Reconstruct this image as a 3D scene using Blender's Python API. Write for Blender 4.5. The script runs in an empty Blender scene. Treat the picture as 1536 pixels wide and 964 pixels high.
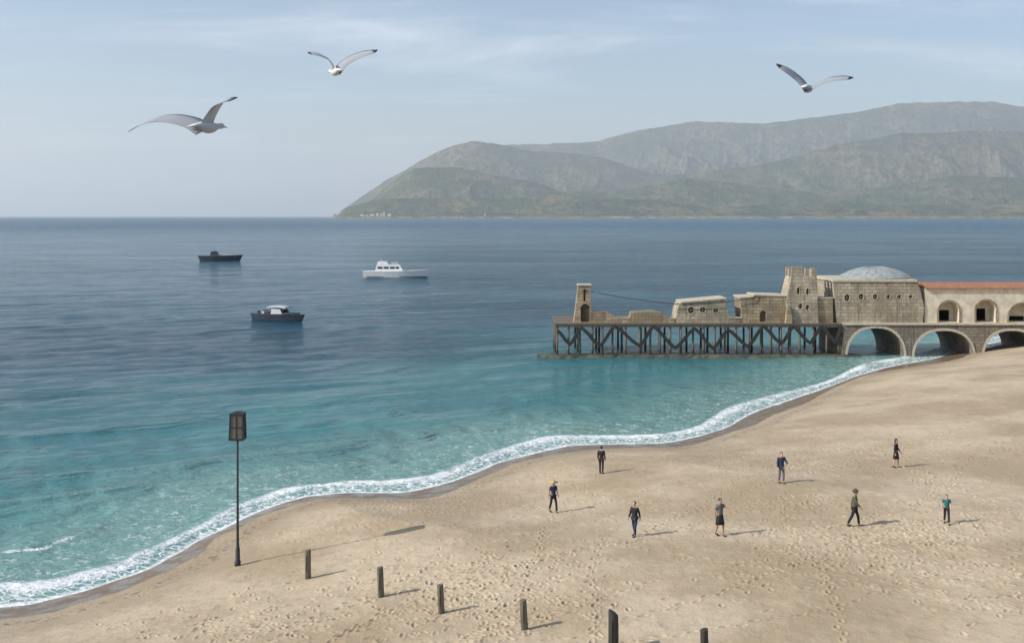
import bpy, bmesh, math, random
import numpy as np
from mathutils import Vector, Matrix, Euler
R = math.radians
rnd = random.Random(7)
scene = bpy.context.scene
COL = scene.collection

# ---------------------------------------------------------------- camera, sky, sun, exposure
CAMZ = 20.0
FPX = 1647.0                       # focal length in pixels of the 1536 px wide picture
CX, HY = 768.0, 324.0              # centre column, horizon row
cam = bpy.data.cameras.new('camera')
cam.sensor_width = 36.0
cam.lens = 36.0 * FPX / 1536.0
cam.shift_y = -(482.0 - HY) / 1536.0
cam.clip_start = 0.5
cam.clip_end = 120000.0
camo = bpy.data.objects.new('camera', cam)
COL.objects.link(camo)
camo.location = (0, 0, CAMZ)
camo.rotation_euler = (R(90), 0, 0)
scene.camera = camo

SUN_EL = 35.0
SUN_AZ = -108.0                    # clockwise from +Y, seen from above
w = bpy.data.worlds.new('World')
scene.world = w
w.use_nodes = True
nt = w.node_tree
bg = nt.nodes['Background']
sky = nt.nodes.new('ShaderNodeTexSky')
sky.sky_type = 'NISHITA'
sky.sun_disc = False
sky.sun_elevation = R(SUN_EL)
sky.sun_rotation = R(SUN_AZ)
sky.altitude = 20
sky.air_density = 1.0
sky.dust_density = 1.2
sky.ozone_density = 1.4
# thin high cloud, laid out by direction in the sky
tc = nt.nodes.new('ShaderNodeTexCoord')
sep = nt.nodes.new('ShaderNodeSeparateXYZ'); nt.links.new(tc.outputs['Generated'], sep.inputs[0])
zc = nt.nodes.new('ShaderNodeMath'); zc.operation = 'MAXIMUM'; zc.inputs[1].default_value = 0.0
nt.links.new(sep.outputs['Z'], zc.inputs[0])
za = nt.nodes.new('ShaderNodeMath'); za.operation = 'ADD'; za.inputs[1].default_value = 0.10
nt.links.new(zc.outputs[0], za.inputs[0])
dx = nt.nodes.new('ShaderNodeMath'); dx.operation = 'DIVIDE'
nt.links.new(sep.outputs['X'], dx.inputs[0]); nt.links.new(za.outputs[0], dx.inputs[1])
dy = nt.nodes.new('ShaderNodeMath'); dy.operation = 'DIVIDE'
nt.links.new(sep.outputs['Y'], dy.inputs[0]); nt.links.new(za.outputs[0], dy.inputs[1])
cb = nt.nodes.new('ShaderNodeCombineXYZ')
nt.links.new(dx.outputs[0], cb.inputs[0]); nt.links.new(dy.outputs[0], cb.inputs[1])
mp = nt.nodes.new('ShaderNodeMapping'); mp.inputs['Rotation'].default_value = (0, 0, R(24)); mp.inputs['Scale'].default_value = (0.55, 1.1, 1)
nt.links.new(cb.outputs[0], mp.inputs[0])
cn = nt.nodes.new('ShaderNodeTexNoise'); cn.inputs['Scale'].default_value = 0.9; cn.inputs['Detail'].default_value = 9
cn.inputs['Roughness'].default_value = 0.62; cn.inputs['Distortion'].default_value = 0.5
nt.links.new(mp.outputs[0], cn.inputs['Vector'])
cr = nt.nodes.new('ShaderNodeMapRange'); cr.interpolation_type = 'SMOOTHSTEP'
cr.inputs['From Min'].default_value = 0.47; cr.inputs['From Max'].default_value = 0.80
cr.inputs['To Max'].default_value = 0.62
nt.links.new(cn.outputs['Fac'], cr.inputs['Value'])
cm = nt.nodes.new('ShaderNodeMix'); cm.data_type = 'RGBA'
nt.links.new(cr.outputs[0], cm.inputs['Factor'])
nt.links.new(sky.outputs[0], cm.inputs[6]); cm.inputs[7].default_value = (7.4, 7.7, 8.1, 1)
nt.links.new(cm.outputs[2], bg.inputs['Color'])
bg.inputs['Strength'].default_value = 0.10

sd = bpy.data.lights.new('sun', 'SUN')
sd.energy = 3.6
sd.angle = R(0.55)
sd.color = (1.0, 0.955, 0.88)
sun = bpy.data.objects.new('sun', sd)
COL.objects.link(sun)
_d = Vector((math.sin(R(SUN_AZ)) * math.cos(R(SUN_EL)), math.cos(R(SUN_AZ)) * math.cos(R(SUN_EL)), math.sin(R(SUN_EL))))
sun.rotation_euler = _d.to_track_quat('Z', 'Y').to_euler()
sun.location = (-60, -40, 90)

scene.view_settings.view_transform = 'Standard'
scene.view_settings.look = 'None'
scene.view_settings.gamma = 1.0
scene.view_settings.use_curve_mapping = False
scene.view_settings.exposure = 0.55
scene.cycles.max_bounces = 6
scene.cycles.volume_bounces = 1
scene.cycles.use_denoising = True

# ---------------------------------------------------------------- helpers
def px2(px, Y): return (px - CX) / FPX * Y
def pz2(py, Y): return CAMZ - (py - HY) / FPX * Y

def tag(o, label=None, cat=None, group=None, kind=None):
    if label: o['label'] = label
    if cat: o['category'] = cat
    if group: o['group'] = group
    if kind: o['kind'] = kind
    return o

def empty(name, loc, rz=0.0):
    o = bpy.data.objects.new(name, None)
    o.empty_display_size = 0.3
    COL.objects.link(o)
    o.location = loc
    o.rotation_euler = (0, 0, rz)
    return o

def link_mesh(name, me, mats, parent=None, loc=(0, 0, 0)):
    me.name = name
    o = bpy.data.objects.new(name, me)
    COL.objects.link(o)
    if not isinstance(mats, (list, tuple)): mats = [mats]
    if not me.materials:
        for m in mats: me.materials.append(m)
    o.location = loc
    if parent is not None: o.parent = parent
    return o

class MB:
    def __init__(s): s.bm = bmesh.new(); s.mi = 0
    def _fin(s, faces, smooth=False):
        for f in faces:
            f.material_index = s.mi; f.smooth = smooth
    def box(s, c, d, rz=0.0, taper=1.0, m=None):
        cx, cy, cz = c; a, b, h = d[0] / 2, d[1] / 2, d[2] / 2
        vs = []
        for zz, k in ((-h, 1.0), (h, taper)):
            for xx, yy in ((-a, -b), (a, -b), (a, b), (-a, b)):
                p = Vector((xx * k, yy * k, zz))
                if m is not None: p = m @ p
                elif rz: p = Matrix.Rotation(rz, 3, 'Z') @ p
                vs.append(s.bm.verts.new(Vector((cx, cy, cz)) + p))
        q = [(0, 3, 2, 1), (4, 5, 6, 7), (0, 1, 5, 4), (1, 2, 6, 5), (2, 3, 7, 6), (3, 0, 4, 7)]
        s._fin([s.bm.faces.new([vs[i] for i in t]) for t in q]); return s
    def tube(s, pts, rad, n=10, cap=True, smooth=True):
        pts = [Vector(p) for p in pts]
        if not isinstance(rad, (list, tuple)): rad = [rad] * len(pts)
        rings = []; ref = None
        for i, p in enumerate(pts):
            t = (pts[min(i + 1, len(pts) - 1)] - pts[max(i - 1, 0)]).normalized()
            if ref is None: ref = Vector((0, 1, 0)) if abs(t.y) < 0.9 else Vector((1, 0, 0))
            u = t.cross(ref).normalized(); v = u.cross(t).normalized(); ref = v
            rings.append([s.bm.verts.new(p + (u * math.cos(2 * math.pi * k / n) + v * math.sin(2 * math.pi * k / n)) * rad[i]) for k in range(n)])
        fs = []
        for a, b in zip(rings, rings[1:]):
            for k in range(n): fs.append(s.bm.faces.new((a[k], a[(k + 1) % n], b[(k + 1) % n], b[k])))
        s._fin(fs, smooth)
        if cap: s._fin([s.bm.faces.new(rings[0][::-1]), s.bm.faces.new(rings[-1])])
        return s
    def bar(s, a, b, wx, wz):       # square bar from a to b
        a = Vector(a); b = Vector(b); t = (b - a).normalized()
        ref = Vector((0, 1, 0)) if abs(t.y) < 0.9 else Vector((1, 0, 0))
        u = t.cross(ref).normalized(); v = u.cross(t).normalized()
        vs = [s.bm.verts.new(p + u * sx * wz / 2 + v * sy * wx / 2) for p in (a, b) for sx, sy in ((-1, -1), (1, -1), (1, 1), (-1, 1))]
        q = [(0, 3, 2, 1), (4, 5, 6, 7), (0, 1, 5, 4), (1, 2, 6, 5), (2, 3, 7, 6), (3, 0, 4, 7)]
        s._fin([s.bm.faces.new([vs[i] for i in t_]) for t_ in q]); return s
    def prism(s, pts, y0, y1):      # outline in XZ pulled along Y
        a = [s.bm.verts.new((x, y0, z)) for x, z in pts]; b = [s.bm.verts.new((x, y1, z)) for x, z in pts]
        n = len(pts)
        fs = [s.bm.faces.new(a), s.bm.faces.new(b[::-1])]
        s._fin(fs)
        s._fin([s.bm.faces.new((a[i], b[i], b[(i + 1) % n], a[(i + 1) % n])) for i in range(n)])
        return s
    def lathe(s, prof, c=(0, 0, 0), n=24, smooth=True, sy=1.0):
        rings = [[s.bm.verts.new((c[0] + r * math.cos(2 * math.pi * k / n), c[1] + sy * r * math.sin(2 * math.pi * k / n), c[2] + z)) for k in range(n)] for r, z in prof]
        fs = []
        for a, b in zip(rings, rings[1:]):
            for k in range(n): fs.append(s.bm.faces.new((a[k], a[(k + 1) % n], b[(k + 1) % n], b[k])))
        s._fin(fs, smooth)
        s._fin([s.bm.faces.new(rings[0][::-1]), s.bm.faces.new(rings[-1])])
        return s
    def loft(s, rings, smooth=True, cap=True):
        rr = [[s.bm.verts.new(p) for p in ring] for ring in rings]; n = len(rr[0]); fs = []
        for a, b in zip(rr, rr[1:]):
            for k in range(n): fs.append(s.bm.faces.new((a[k], a[(k + 1) % n], b[(k + 1) % n], b[k])))
        s._fin(fs, smooth)
        if cap: s._fin([s.bm.faces.new(rr[0][::-1]), s.bm.faces.new(rr[-1])])
        return s
    def mesh(s, bevel=0.0):
        bm = s.bm
        bmesh.ops.recalc_face_normals(bm, faces=bm.faces)
        if bevel:
            es = [e for e in bm.edges if len(e.link_faces) == 2 and e.calc_face_angle(0) > 0.6]
            bmesh.ops.bevel(bm, geom=es, offset=bevel, segments=1, affect='EDGES', clamp_overlap=True)
        big = [f for f in bm.faces if len(f.verts) > 4]
        bmesh.ops.triangulate(bm, faces=big)
        me = bpy.data.meshes.new('m'); bm.to_mesh(me); bm.free()
        return me
    def build(s, name, mats, parent=None, loc=(0, 0, 0), bevel=0.0):
        return link_mesh(name, s.mesh(bevel), mats, parent, loc)

def cut(o, cutters):
    """real openings: boolean with temporary cutter meshes that are removed again"""
    tmp = []
    cm_ = MB()
    for fn in cutters: fn(cm_)
    me = cm_.mesh(); c = bpy.data.objects.new('cutter', me); COL.objects.link(c); c.parent = o.parent
    m = o.modifiers.new('b', 'BOOLEAN'); m.operation = 'DIFFERENCE'; m.solver = 'EXACT'; m.object = c
    m.use_self = True
    dg = bpy.context.evaluated_depsgraph_get(); dg.update()
    new = bpy.data.meshes.new_from_object(o.evaluated_get(dg))
    o.modifiers.clear(); nm = o.data.name; old = o.data; o.data = new; bpy.data.meshes.remove(old); new.name = nm
    bpy.data.objects.remove(c); bpy.data.meshes.remove(me)

def copy_tree(o, parent=None):
    c = o.copy(); COL.objects.link(c)
    if parent is not None: c.parent = parent
    for ch in list(o.children): copy_tree(ch, c)
    return c

# numpy noise
def _h(ix, iy, seed):
    ix = ix.astype(np.int64); iy = iy.astype(np.int64)
    n = (ix * 374761393 + iy * 668265263 + seed * 1442695041) & 0xffffffff
    n = ((n ^ (n >> 13)) * 1274126177) & 0xffffffff
    n = (n ^ (n >> 16)) & 0xffffffff
    return n / 4294967295.0
def vnoise(x, y, seed=0):
    ix = np.floor(x); iy = np.floor(y); fx = x - ix; fy = y - iy
    fx = fx * fx * fx * (fx * (fx * 6 - 15) + 10); fy = fy * fy * fy * (fy * (fy * 6 - 15) + 10)
    a = _h(ix, iy, seed); b = _h(ix + 1, iy, seed); c = _h(ix, iy + 1, seed); d = _h(ix + 1, iy + 1, seed)
    return (a + (b - a) * fx) * (1 - fy) + (c + (d - c) * fx) * fy
def fbm(x, y, seed=0, o=5, g=0.5):
    s = 0; a = 1.0; t = 0
    for k in range(o):
        s = s + a * vnoise(x * 2 ** k + 13.7 * k, y * 2 ** k + 7.1 * k, seed + k); t += a; a *= g
    return s / t
def ridged(x, y, seed=0, o=5):
    s = 0; a = 1.0; t = 0
    for k in range(o):
        n = 1 - np.abs(2 * vnoise(x * 2 ** k + 3.3 * k, y * 2 ** k + 9.1 * k, seed + k) - 1)
        s = s + a * n * n; t += a; a *= 0.5
    return s / t
def sstep(a, b, x):
    t = np.clip((x - a) / (b - a), 0, 1); return t * t * (3 - 2 * t)

def grid_mesh(name, X, Y, Z, attrs, mats, smooth=True):
    n, m = X.shape
    me = bpy.data.meshes.new(name)
    co = np.stack([X, Y, Z], -1).reshape(-1, 3).astype(np.float32)
    me.vertices.add(n * m); me.vertices.foreach_set('co', co.ravel())
    i = np.arange(n - 1)[:, None] * m + np.arange(m - 1)[None, :]
    q = np.stack([i, i + m, i + m + 1, i + 1], -1).reshape(-1, 4)   # facing up for ring/angle order below
    me.loops.add(q.size); me.loops.foreach_set('vertex_index', q.ravel().astype(np.int32))
    me.polygons.add(len(q))
    me.polygons.foreach_set('loop_start', (np.arange(len(q)) * 4).astype(np.int32))
    me.polygons.foreach_set('loop_total', np.full(len(q), 4, np.int32))
    me.polygons.foreach_set('use_smooth', np.full(len(q), smooth))
    me.update(calc_edges=True)
    for k, v in attrs.items():
        a = me.attributes.new(k, 'FLOAT', 'POINT'); a.data.foreach_set('value', v.reshape(-1).astype(np.float32))
    me.materials.append(mats)
    o = bpy.data.objects.new(name, me); COL.objects.link(o)
    return o

# ---------------------------------------------------------------- materials
class NT:
    def __init__(s, name):
        s.m = bpy.data.materials.new(name); s.m.use_nodes = True
        s.t = s.m.node_tree; s.b = s.t.nodes['Principled BSDF']; s.out = s.t.nodes['Material Output']
    def n(s, typ, **kw):
        nd = s.t.nodes.new(typ)
        for k, v in kw.items():
            if k in nd.inputs.keys():
                s.set(nd.inputs[k], v)
            else: setattr(nd, k, v)
        return nd
    def set(s, sock, v):
        if isinstance(v, bpy.types.NodeSocket): s.t.links.new(v, sock)
        elif isinstance(v, (tuple, list)) and len(v) == 3 and sock.type == 'RGBA': sock.default_value = (*v, 1)
        else: sock.default_value = v
    def noise(s, vec, scale, detail=4, rough=0.55, dist=0.0):
        nd = s.n('ShaderNodeTexNoise', Scale=scale, Detail=detail, Roughness=rough, Distortion=dist)
        if vec is not None: s.t.links.new(vec, nd.inputs['Vector'])
        return nd.outputs['Fac']
    def ramp(s, v, a, b, lo=0.0, hi=1.0, smooth=True):
        nd = s.t.nodes.new('ShaderNodeMapRange'); nd.interpolation_type = 'SMOOTHSTEP' if smooth else 'LINEAR'
        s.set(nd.inputs['Value'], v)
        for k, x in (('From Min', a), ('From Max', b), ('To Min', lo), ('To Max', hi)): s.set(nd.inputs[k], x)
        return nd.outputs[0]
    def mix(s, f, a, b, mode='MIX'):
        nd = s.t.nodes.new('ShaderNodeMix'); nd.data_type = 'RGBA'; nd.blend_type = mode
        s.set(nd.inputs['Factor'], f); s.set(nd.inputs[6], a); s.set(nd.inputs[7], b)
        return nd.outputs[2]
    def math(s, op, a, b=0.0, c=0.0):
        nd = s.t.nodes.new('ShaderNodeMath'); nd.operation = op
        s.set(nd.inputs[0], a); s.set(nd.inputs[1], b); s.set(nd.inputs[2], c)
        return nd.outputs[0]
    def obj(s): return s.n('ShaderNodeTexCoord').outputs['Object']
    def mapv(s, vec, scale, rot=(0, 0, 0)):
        nd = s.n('ShaderNodeMapping'); nd.inputs['Scale'].default_value = scale; nd.inputs['Rotation'].default_value = rot
        s.t.links.new(vec, nd.inputs['Vector']); return nd.outputs[0]
    def attr(s, name): return s.n('ShaderNodeAttribute', attribute_name=name).outputs['Fac']
    def bump(s, h, strength=0.5, dist=0.1, normal=None):
        nd = s.n('ShaderNodeBump', Strength=strength, Distance=dist); s.set(nd.inputs['Height'], h)
        if normal is not None: s.set(nd.inputs['Normal'], normal)
        return nd.outputs[0]
    def fin(s, col=None, rough=None, normal=None, metal=None):
        if col is not None: s.set(s.b.inputs['Base Color'], col)
        if rough is not None: s.set(s.b.inputs['Roughness'], rough)
        if normal is not None: s.set(s.b.inputs['Normal'], normal)
        if metal is not None: s.b.inputs['Metallic'].default_value = metal
        return s.m

def mat_plain(name, col, rough=0.6, var=0.25, scale=6.0, metal=0.0, bump=0.0):
    s = NT(name); o = s.obj()
    n = s.noise(o, scale, 6, 0.6)
    c = s.mix(s.ramp(n, 0.3, 0.7), tuple(x * (1 - var) for x in col), tuple(min(1, x * (1 + var * 0.6)) for x in col))
    nn = s.bump(s.noise(o, scale * 5, 4), bump, 0.02) if bump else None
    return s.fin(c, rough, nn, metal)

def mat_stone(name, c1, c2, mortar, bw=0.62, bh=0.30, stain=0.35, bumps=0.6):
    s = NT(name); o = s.obj()
    sp = s.n('ShaderNodeSeparateXYZ'); s.t.links.new(o, sp.inputs[0])
    cb_ = s.n('ShaderNodeCombineXYZ')
    s.set(cb_.inputs[0], s.math('ADD', sp.outputs[0], sp.outputs[1])); s.set(cb_.inputs[1], sp.outputs[2])
    jit = s.n('ShaderNodeTexNoise', Scale=1.3, Detail=2); s.t.links.new(o, jit.inputs['Vector'])
    ad = s.n('ShaderNodeVectorMath', operation='MULTIPLY_ADD'); s.t.links.new(jit.outputs['Color'], ad.inputs[0])
    ad.inputs[1].default_value = (0.12, 0.12, 0); s.t.links.new(cb_.outputs[0], ad.inputs[2])
    br = s.n('ShaderNodeTexBrick'); s.t.links.new(ad.outputs[0], br.inputs['Vector'])
    br.inputs['Scale'].default_value = 1.0; br.inputs['Brick Width'].default_value = bw; br.inputs['Row Height'].default_value = bh
    br.inputs['Mortar Size'].default_value = 0.035; br.inputs['Mortar Smooth'].default_value = 0.3; br.inputs['Bias'].default_value = 0.0
    br.inputs['Color1'].default_value = (*c1, 1); br.inputs['Color2'].default_value = (*c2, 1); br.inputs['Mortar'].default_value = (*mortar, 1)
    big = s.noise(o, 0.45, 5, 0.6)
    c = s.mix(s.ramp(big, 0.38, 0.66, 0.0, 0.75), br.outputs['Color'], tuple(x * 0.62 for x in c2))
    st = s.noise(s.mapv(o, (2.2, 2.2, 0.22)), 1.0, 5, 0.65)
    c = s.mix(s.ramp(st, 0.48, 0.66, 0.0, stain * 1.35), c, (0.085, 0.075, 0.06))
    fine = s.noise(o, 14, 5, 0.7)
    c = s.mix(0.35, c, s.mix(fine, (0.3, 0.3, 0.3), (1, 1, 1)), 'MULTIPLY')
    h = s.math('MULTIPLY_ADD', br.outputs['Fac'], -0.7, fine)
    return s.fin(c, 0.9, s.bump(h, bumps, 0.05))

M = {}
M['stone'] = mat_stone('sandstone masonry', (0.50, 0.39, 0.25), (0.34, 0.26, 0.165), (0.17, 0.135, 0.095), 0.95, 0.46)
M['stone_pale'] = mat_stone('pale limestone masonry', (0.56, 0.48, 0.36), (0.40, 0.33, 0.235), (0.21, 0.175, 0.13), 1.0, 0.48)
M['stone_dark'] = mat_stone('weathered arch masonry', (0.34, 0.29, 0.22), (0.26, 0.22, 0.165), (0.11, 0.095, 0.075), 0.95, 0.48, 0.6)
M['plaster'] = mat_plain('lime plaster', (0.62, 0.55, 0.43), 0.9, 0.22, 0.9, 0, 0.3)
M['trim'] = mat_plain('cut stone trim', (0.48, 0.42, 0.32), 0.85, 0.2, 2.5, 0, 0.3)
M['dark'] = mat_plain('dark interior', (0.02, 0.018, 0.016), 0.9, 0.2)
M['glass'] = mat_plain('dark window glass', (0.02, 0.025, 0.03), 0.12, 0.2)
M['door'] = mat_plain('weathered oak boards', (0.09, 0.055, 0.03), 0.75, 0.4, 5)
M['iron'] = mat_plain('painted iron', (0.03, 0.032, 0.035), 0.5, 0.3, 8, 0.2)
M['steel'] = mat_plain('steel cable', (0.10, 0.10, 0.10), 0.5, 0.3, 8, 0.6)
M['white'] = mat_plain('white gelcoat', (0.78, 0.78, 0.76), 0.25, 0.06, 1.5)
M['boat_dark'] = mat_plain('dark boat paint', (0.035, 0.045, 0.065), 0.35, 0.3, 1.5)
M['boat_deck'] = mat_plain('boat deck', (0.36, 0.30, 0.22), 0.7, 0.2, 4)
M['canvas'] = mat_plain('faded canvas', (0.38, 0.40, 0.42), 0.85, 0.15, 3)
M['rubber'] = mat_plain('black rubber', (0.02, 0.02, 0.02), 0.7, 0.2)

s = NT('lead dome roof'); o = s.obj()
n = s.noise(s.mapv(o, (1, 1, 0.3)), 1.6, 6, 0.65)
M['dome'] = s.fin(s.mix(s.ramp(n, 0.3, 0.7), (0.20, 0.22, 0.22), (0.33, 0.36, 0.35)), 0.55, s.bump(n, 0.3, 0.08))

s = NT('clay roof tiles'); o = s.obj()
sp = s.n('ShaderNodeSeparateXYZ'); s.t.links.new(o, sp.inputs[0])
wv = s.math('SINE', s.math('MULTIPLY', sp.outputs[0], 24.0))
n = s.noise(o, 1.1, 6, 0.7)
n2 = s.noise(s.mapv(o, (3.6, 2.2, 2.2)), 1.0, 2)
c = s.mix(s.ramp(n2, 0.35, 0.65), (0.30, 0.12, 0.06), (0.42, 0.20, 0.11))
c = s.mix(s.ramp(n, 0.5, 0.75, 0, 0.6), c, (0.16, 0.12, 0.085))
M['tiles'] = s.fin(c, 0.85, s.bump(wv, 0.6, 0.06))

s = NT('weathered timber'); o = s.obj()
g = s.noise(s.mapv(o, (9, 9, 0.7)), 1.0, 6, 0.7)
c = s.mix(s.ramp(g, 0.3, 0.7), (0.055, 0.045, 0.035), (0.20, 0.165, 0.125))
M['timber'] = s.fin(c, 0.85, s.bump(g, 0.5, 0.03))
s = NT('sea stained timber'); g_ = s.n('ShaderNodeNewGeometry').outputs['Position']
sp = s.n('ShaderNodeSeparateXYZ'); s.t.links.new(g_, sp.inputs[0])
g = s.noise(s.mapv(g_, (7, 7, 0.6)), 1.0, 6, 0.7)
c = s.mix(s.ramp(g, 0.3, 0.7), (0.045, 0.036, 0.028), (0.15, 0.12, 0.09))
lv = s.math('ADD', sp.outputs[2], s.math('MULTIPLY', s.noise(g_, 1.5, 4), 0.8))
c = s.mix(s.ramp(lv, 1.2, 1.6, 1.0, 0.0), c, (0.022, 0.028, 0.014))
M['pile'] = s.fin(c, 0.8, s.bump(g, 0.5, 0.04))
s = NT('tarred post'); o = s.obj()
g = s.noise(s.mapv(o, (9, 9, 0.8)), 1.0, 6, 0.7)
M['post_dark'] = s.fin(s.mix(s.ramp(g, 0.3, 0.75), (0.014, 0.012, 0.011), (0.048, 0.040, 0.032)), 0.7, s.bump(g, 0.5, 0.03))
# ---------------------------------------------------------------- shoreline (world coordinates)
U_PX = [(-900, 985), (-500, 935), (-200, 895), (0, 877), (40, 876), (90, 869), (130, 859), (185, 845), (215, 828), (240, 820), (280, 800), (310, 786),
        (350, 763), (395, 745), (430, 733), (470, 728), (530, 722), (580, 722), (660, 711), (720, 686), (800, 660), (840, 654), (980, 652),
        (1050, 639), (1095, 612), (1145, 597), (1240, 573), (1300, 545), (1370, 533), (1440, 515), (1500, 504), (1560, 498), (1750, 470), (2600, 410)]
L_PX = [(-900, 1060), (-500, 1000), (-200, 955), (0, 928), (80, 917), (120, 903), (180, 886), (240, 860), (300, 828), (330, 803), (360, 790), (400, 770),
        (480, 748), (560, 748), (620, 748), (665, 741), (760, 699), (800, 688), (880, 675), (960, 671), (1030, 669), (1090, 650), (1130, 638),
        (1160, 622), (1210, 603), (1250, 582), (1310, 560), (1430, 540), (1465, 527), (1540, 510), (1750, 482), (2600, 420)]
def to_world(pts, z):
    P = []
    for px, py in pts:
        Y = (CAMZ - z) * FPX / (py - HY); P.append((px2(px, Y), Y))
    P = np.array(P)
    # Catmull-Rom so the water's edge has no corners
    out = []
    for i in range(len(P) - 1):
        p0 = P[max(i - 1, 0)]; p1 = P[i]; p2 = P[i + 1]; p3 = P[min(i + 2, len(P) - 1)]
        for t in np.arange(0, 1, 0.25):
            out.append(0.5 * ((2 * p1) + (-p0 + p2) * t + (2 * p0 - 5 * p1 + 4 * p2 - p3) * t * t + (-p0 + 3 * p1 - 3 * p2 + p3) * t ** 3))
    out.append(P[-1])
    return np.array(out)
UW = to_world(U_PX, 0.05)
LW = to_world(L_PX, 0.42)
def sdist(P, x, y):
    """signed distance, positive on the land side (right of the line's direction)"""
    best = np.full(x.shape, 1e18); sg = np.ones(x.shape)
    for i in range(len(P) - 1):
        a = P[i]; b = P[i + 1]; d = b - a; L2 = d @ d
        t = np.clip(((x - a[0]) * d[0] + (y - a[1]) * d[1]) / L2, 0, 1)
        qx = x - (a[0] + t * d[0]); qy = y - (a[1] + t * d[1])
        dd = qx * qx + qy * qy
        cr_ = d[0] * qy - d[1] * qx
        m_ = dd < best - 1e-9
        best = np.where(m_, dd, best); sg = np.where(m_, np.where(cr_ < 0, 1.0, -1.0), sg)
    return np.sqrt(best) * sg
def beach_z(x, y, sU=None, sL=None):
    x = np.asarray(x, float); y = np.asarray(y, float)
    if sU is None: sU = sdist(UW, x, y); sL = sdist(LW, x, y)
    band = np.maximum(sU - sL, 0.5)
    t = np.clip(sU / band, 0, 1)                                   # 0 at the foam's edge, 1 at the dry sand
    zb = -0.42 + 0.84 * t
    dry = np.maximum(sL, 0)
    z = zb + 4.9 * (1 - np.exp(-dry / 27.0))
    z = z - np.maximum(-sU, 0) * 0.09
    k = sstep(0.5, 8, dry)
    z = z + k * (0.35 * (fbm(x / 14, y / 14, 5, 4) - 0.5) + 0.10 * (fbm(x / 2.6, y / 2.6, 9, 3) - 0.5))
    z = z + 0.05 * (fbm(x / 5, y / 5, 21, 3) - 0.5) * (1 - k)
    return np.maximum(z, -9.0)
def bz(x, y): return float(beach_z(np.array([x]), np.array([y]))[0])
def ground_hit(px, py):
    lo, hi = 20.0, 400.0
    for _ in range(40):
        mid = (lo + hi) / 2
        z = pz2(py, mid)
        if z > bz(px2(px, mid), mid): lo = mid
        else: hi = mid
    return px2(px, lo), lo, bz(px2(px, lo), lo)

# beach: one sheet, polar rings round the viewpoint's foot
TH = np.radians(np.concatenate([np.linspace(64, 27.5, 110, endpoint=False), np.linspace(27.5, -27.5, 1180, endpoint=False), np.linspace(-27.5, -64, 111)]))
rs = np.concatenate([np.geomspace(14, 38, 40, endpoint=False), np.geomspace(38, 120, 1000, endpoint=False), np.geomspace(120, 260, 220, endpoint=False), np.geomspace(260, 1500, 61)])
Rr, Tt = np.meshgrid(rs, TH, indexing='ij')
X = Rr * np.sin(Tt); Y = Rr * np.cos(Tt)
st_ = 6
ri = np.unique(np.append(np.arange(0, len(rs), st_), len(rs) - 1)); ti = np.unique(np.append(np.arange(0, len(TH), st_), len(TH) - 1))
def finer(A):                                # coarse samples carried to the full rings
    B = np.stack([np.interp(np.arange(len(rs)), ri, A[:, j]) for j in range(A.shape[1])], 1)
    return np.stack([np.interp(np.arange(len(TH)), ti, B[i]) for i in range(B.shape[0])], 0)
Xc = X[np.ix_(ri, ti)]; Yc = Y[np.ix_(ri, ti)]
sU = finer(sdist(UW, Xc, Yc)); sL = finer(sdist(LW, Xc, Yc))
Z = beach_z(X, Y, sU, sL)
k = sstep(1.5, 5, sL) * (Rr < 200)
Z = Z + k * 0.030 * (ridged(X / 0.9, Y / 0.9, 40, 3) - 0.5) + k * 0.022 * (vnoise(X / 0.35, Y / 0.35, 77) - 0.5)
# footprints: real hollows with a raised rim, in trails and in trampled ground
trod = np.zeros_like(Z)
fr_ = random.Random(12)
THr = TH[::-1]
def stamp(x, y, hd, depth=.05, L=.17, W=.075):
    r_ = math.hypot(x, y); th = math.atan2(x, y)
    if r_ < 37 or r_ > 118 or abs(th) > R(27): return
    i0 = np.searchsorted(rs, r_ - .42); i1 = np.searchsorted(rs, r_ + .42)
    da = .42 / r_
    j1 = len(TH) - np.searchsorted(THr, th - da); j0 = len(TH) - np.searchsorted(THr, th + da)
    sl = (slice(i0, i1), slice(j0, j1))
    ddx = X[sl] - x; ddy = Y[sl] - y; c_, s_ = math.cos(hd), math.sin(hd)
    q = ((ddx * c_ + ddy * s_) / L) ** 2 + ((-ddx * s_ + ddy * c_) / W) ** 2
    g_ = -depth * np.exp(-q * .9) + depth * .55 * np.exp(-((np.sqrt(q) - 1.65) / .45) ** 2)
    Z[sl] += g_ * (sL[sl] > .15); trod[sl] = np.maximum(trod[sl], np.exp(-q * .8))
def trail(x, y, hd, n, turn=.05):
    for i_ in range(n):
        hd += fr_.gauss(0, turn); x += math.cos(hd) * .68; y += math.sin(hd) * .68
        sg = .11 if i_ % 2 else -.11
        stamp(x - math.sin(hd) * sg + fr_.gauss(0, .02), y + math.cos(hd) * sg, hd + fr_.gauss(0, .12), fr_.uniform(.035, .065))
for i_ in range(34):                          # walkers along the shore and across the sand
    xx = fr_.uniform(-22, 34); yy = fr_.uniform(42, 80)
    trail(xx, yy, fr_.choice([.85, .85 + math.pi, .6, 2.4, -.5]) + fr_.gauss(0, .25), fr_.randint(30, 110))
for i_ in range(16):                          # trampled patches
    cx_, cy_ = fr_.uniform(-12, 36), fr_.uniform(43, 85); sp_ = fr_.uniform(1.0, 4.5)
    for j_ in range(int(60 * sp_)): stamp(cx_ + fr_.gauss(0, sp_), cy_ + fr_.gauss(0, sp_), fr_.uniform(0, 6.3), fr_.uniform(.03, .06))
PEOPLE_AT = [(902, 710, 160), (830, 768, 30), (952, 804, -40), (1080, 803, 25), (1172, 724, 10), (1344, 701, 60), (1281, 789, 75), (1420, 785, -15)]
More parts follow.
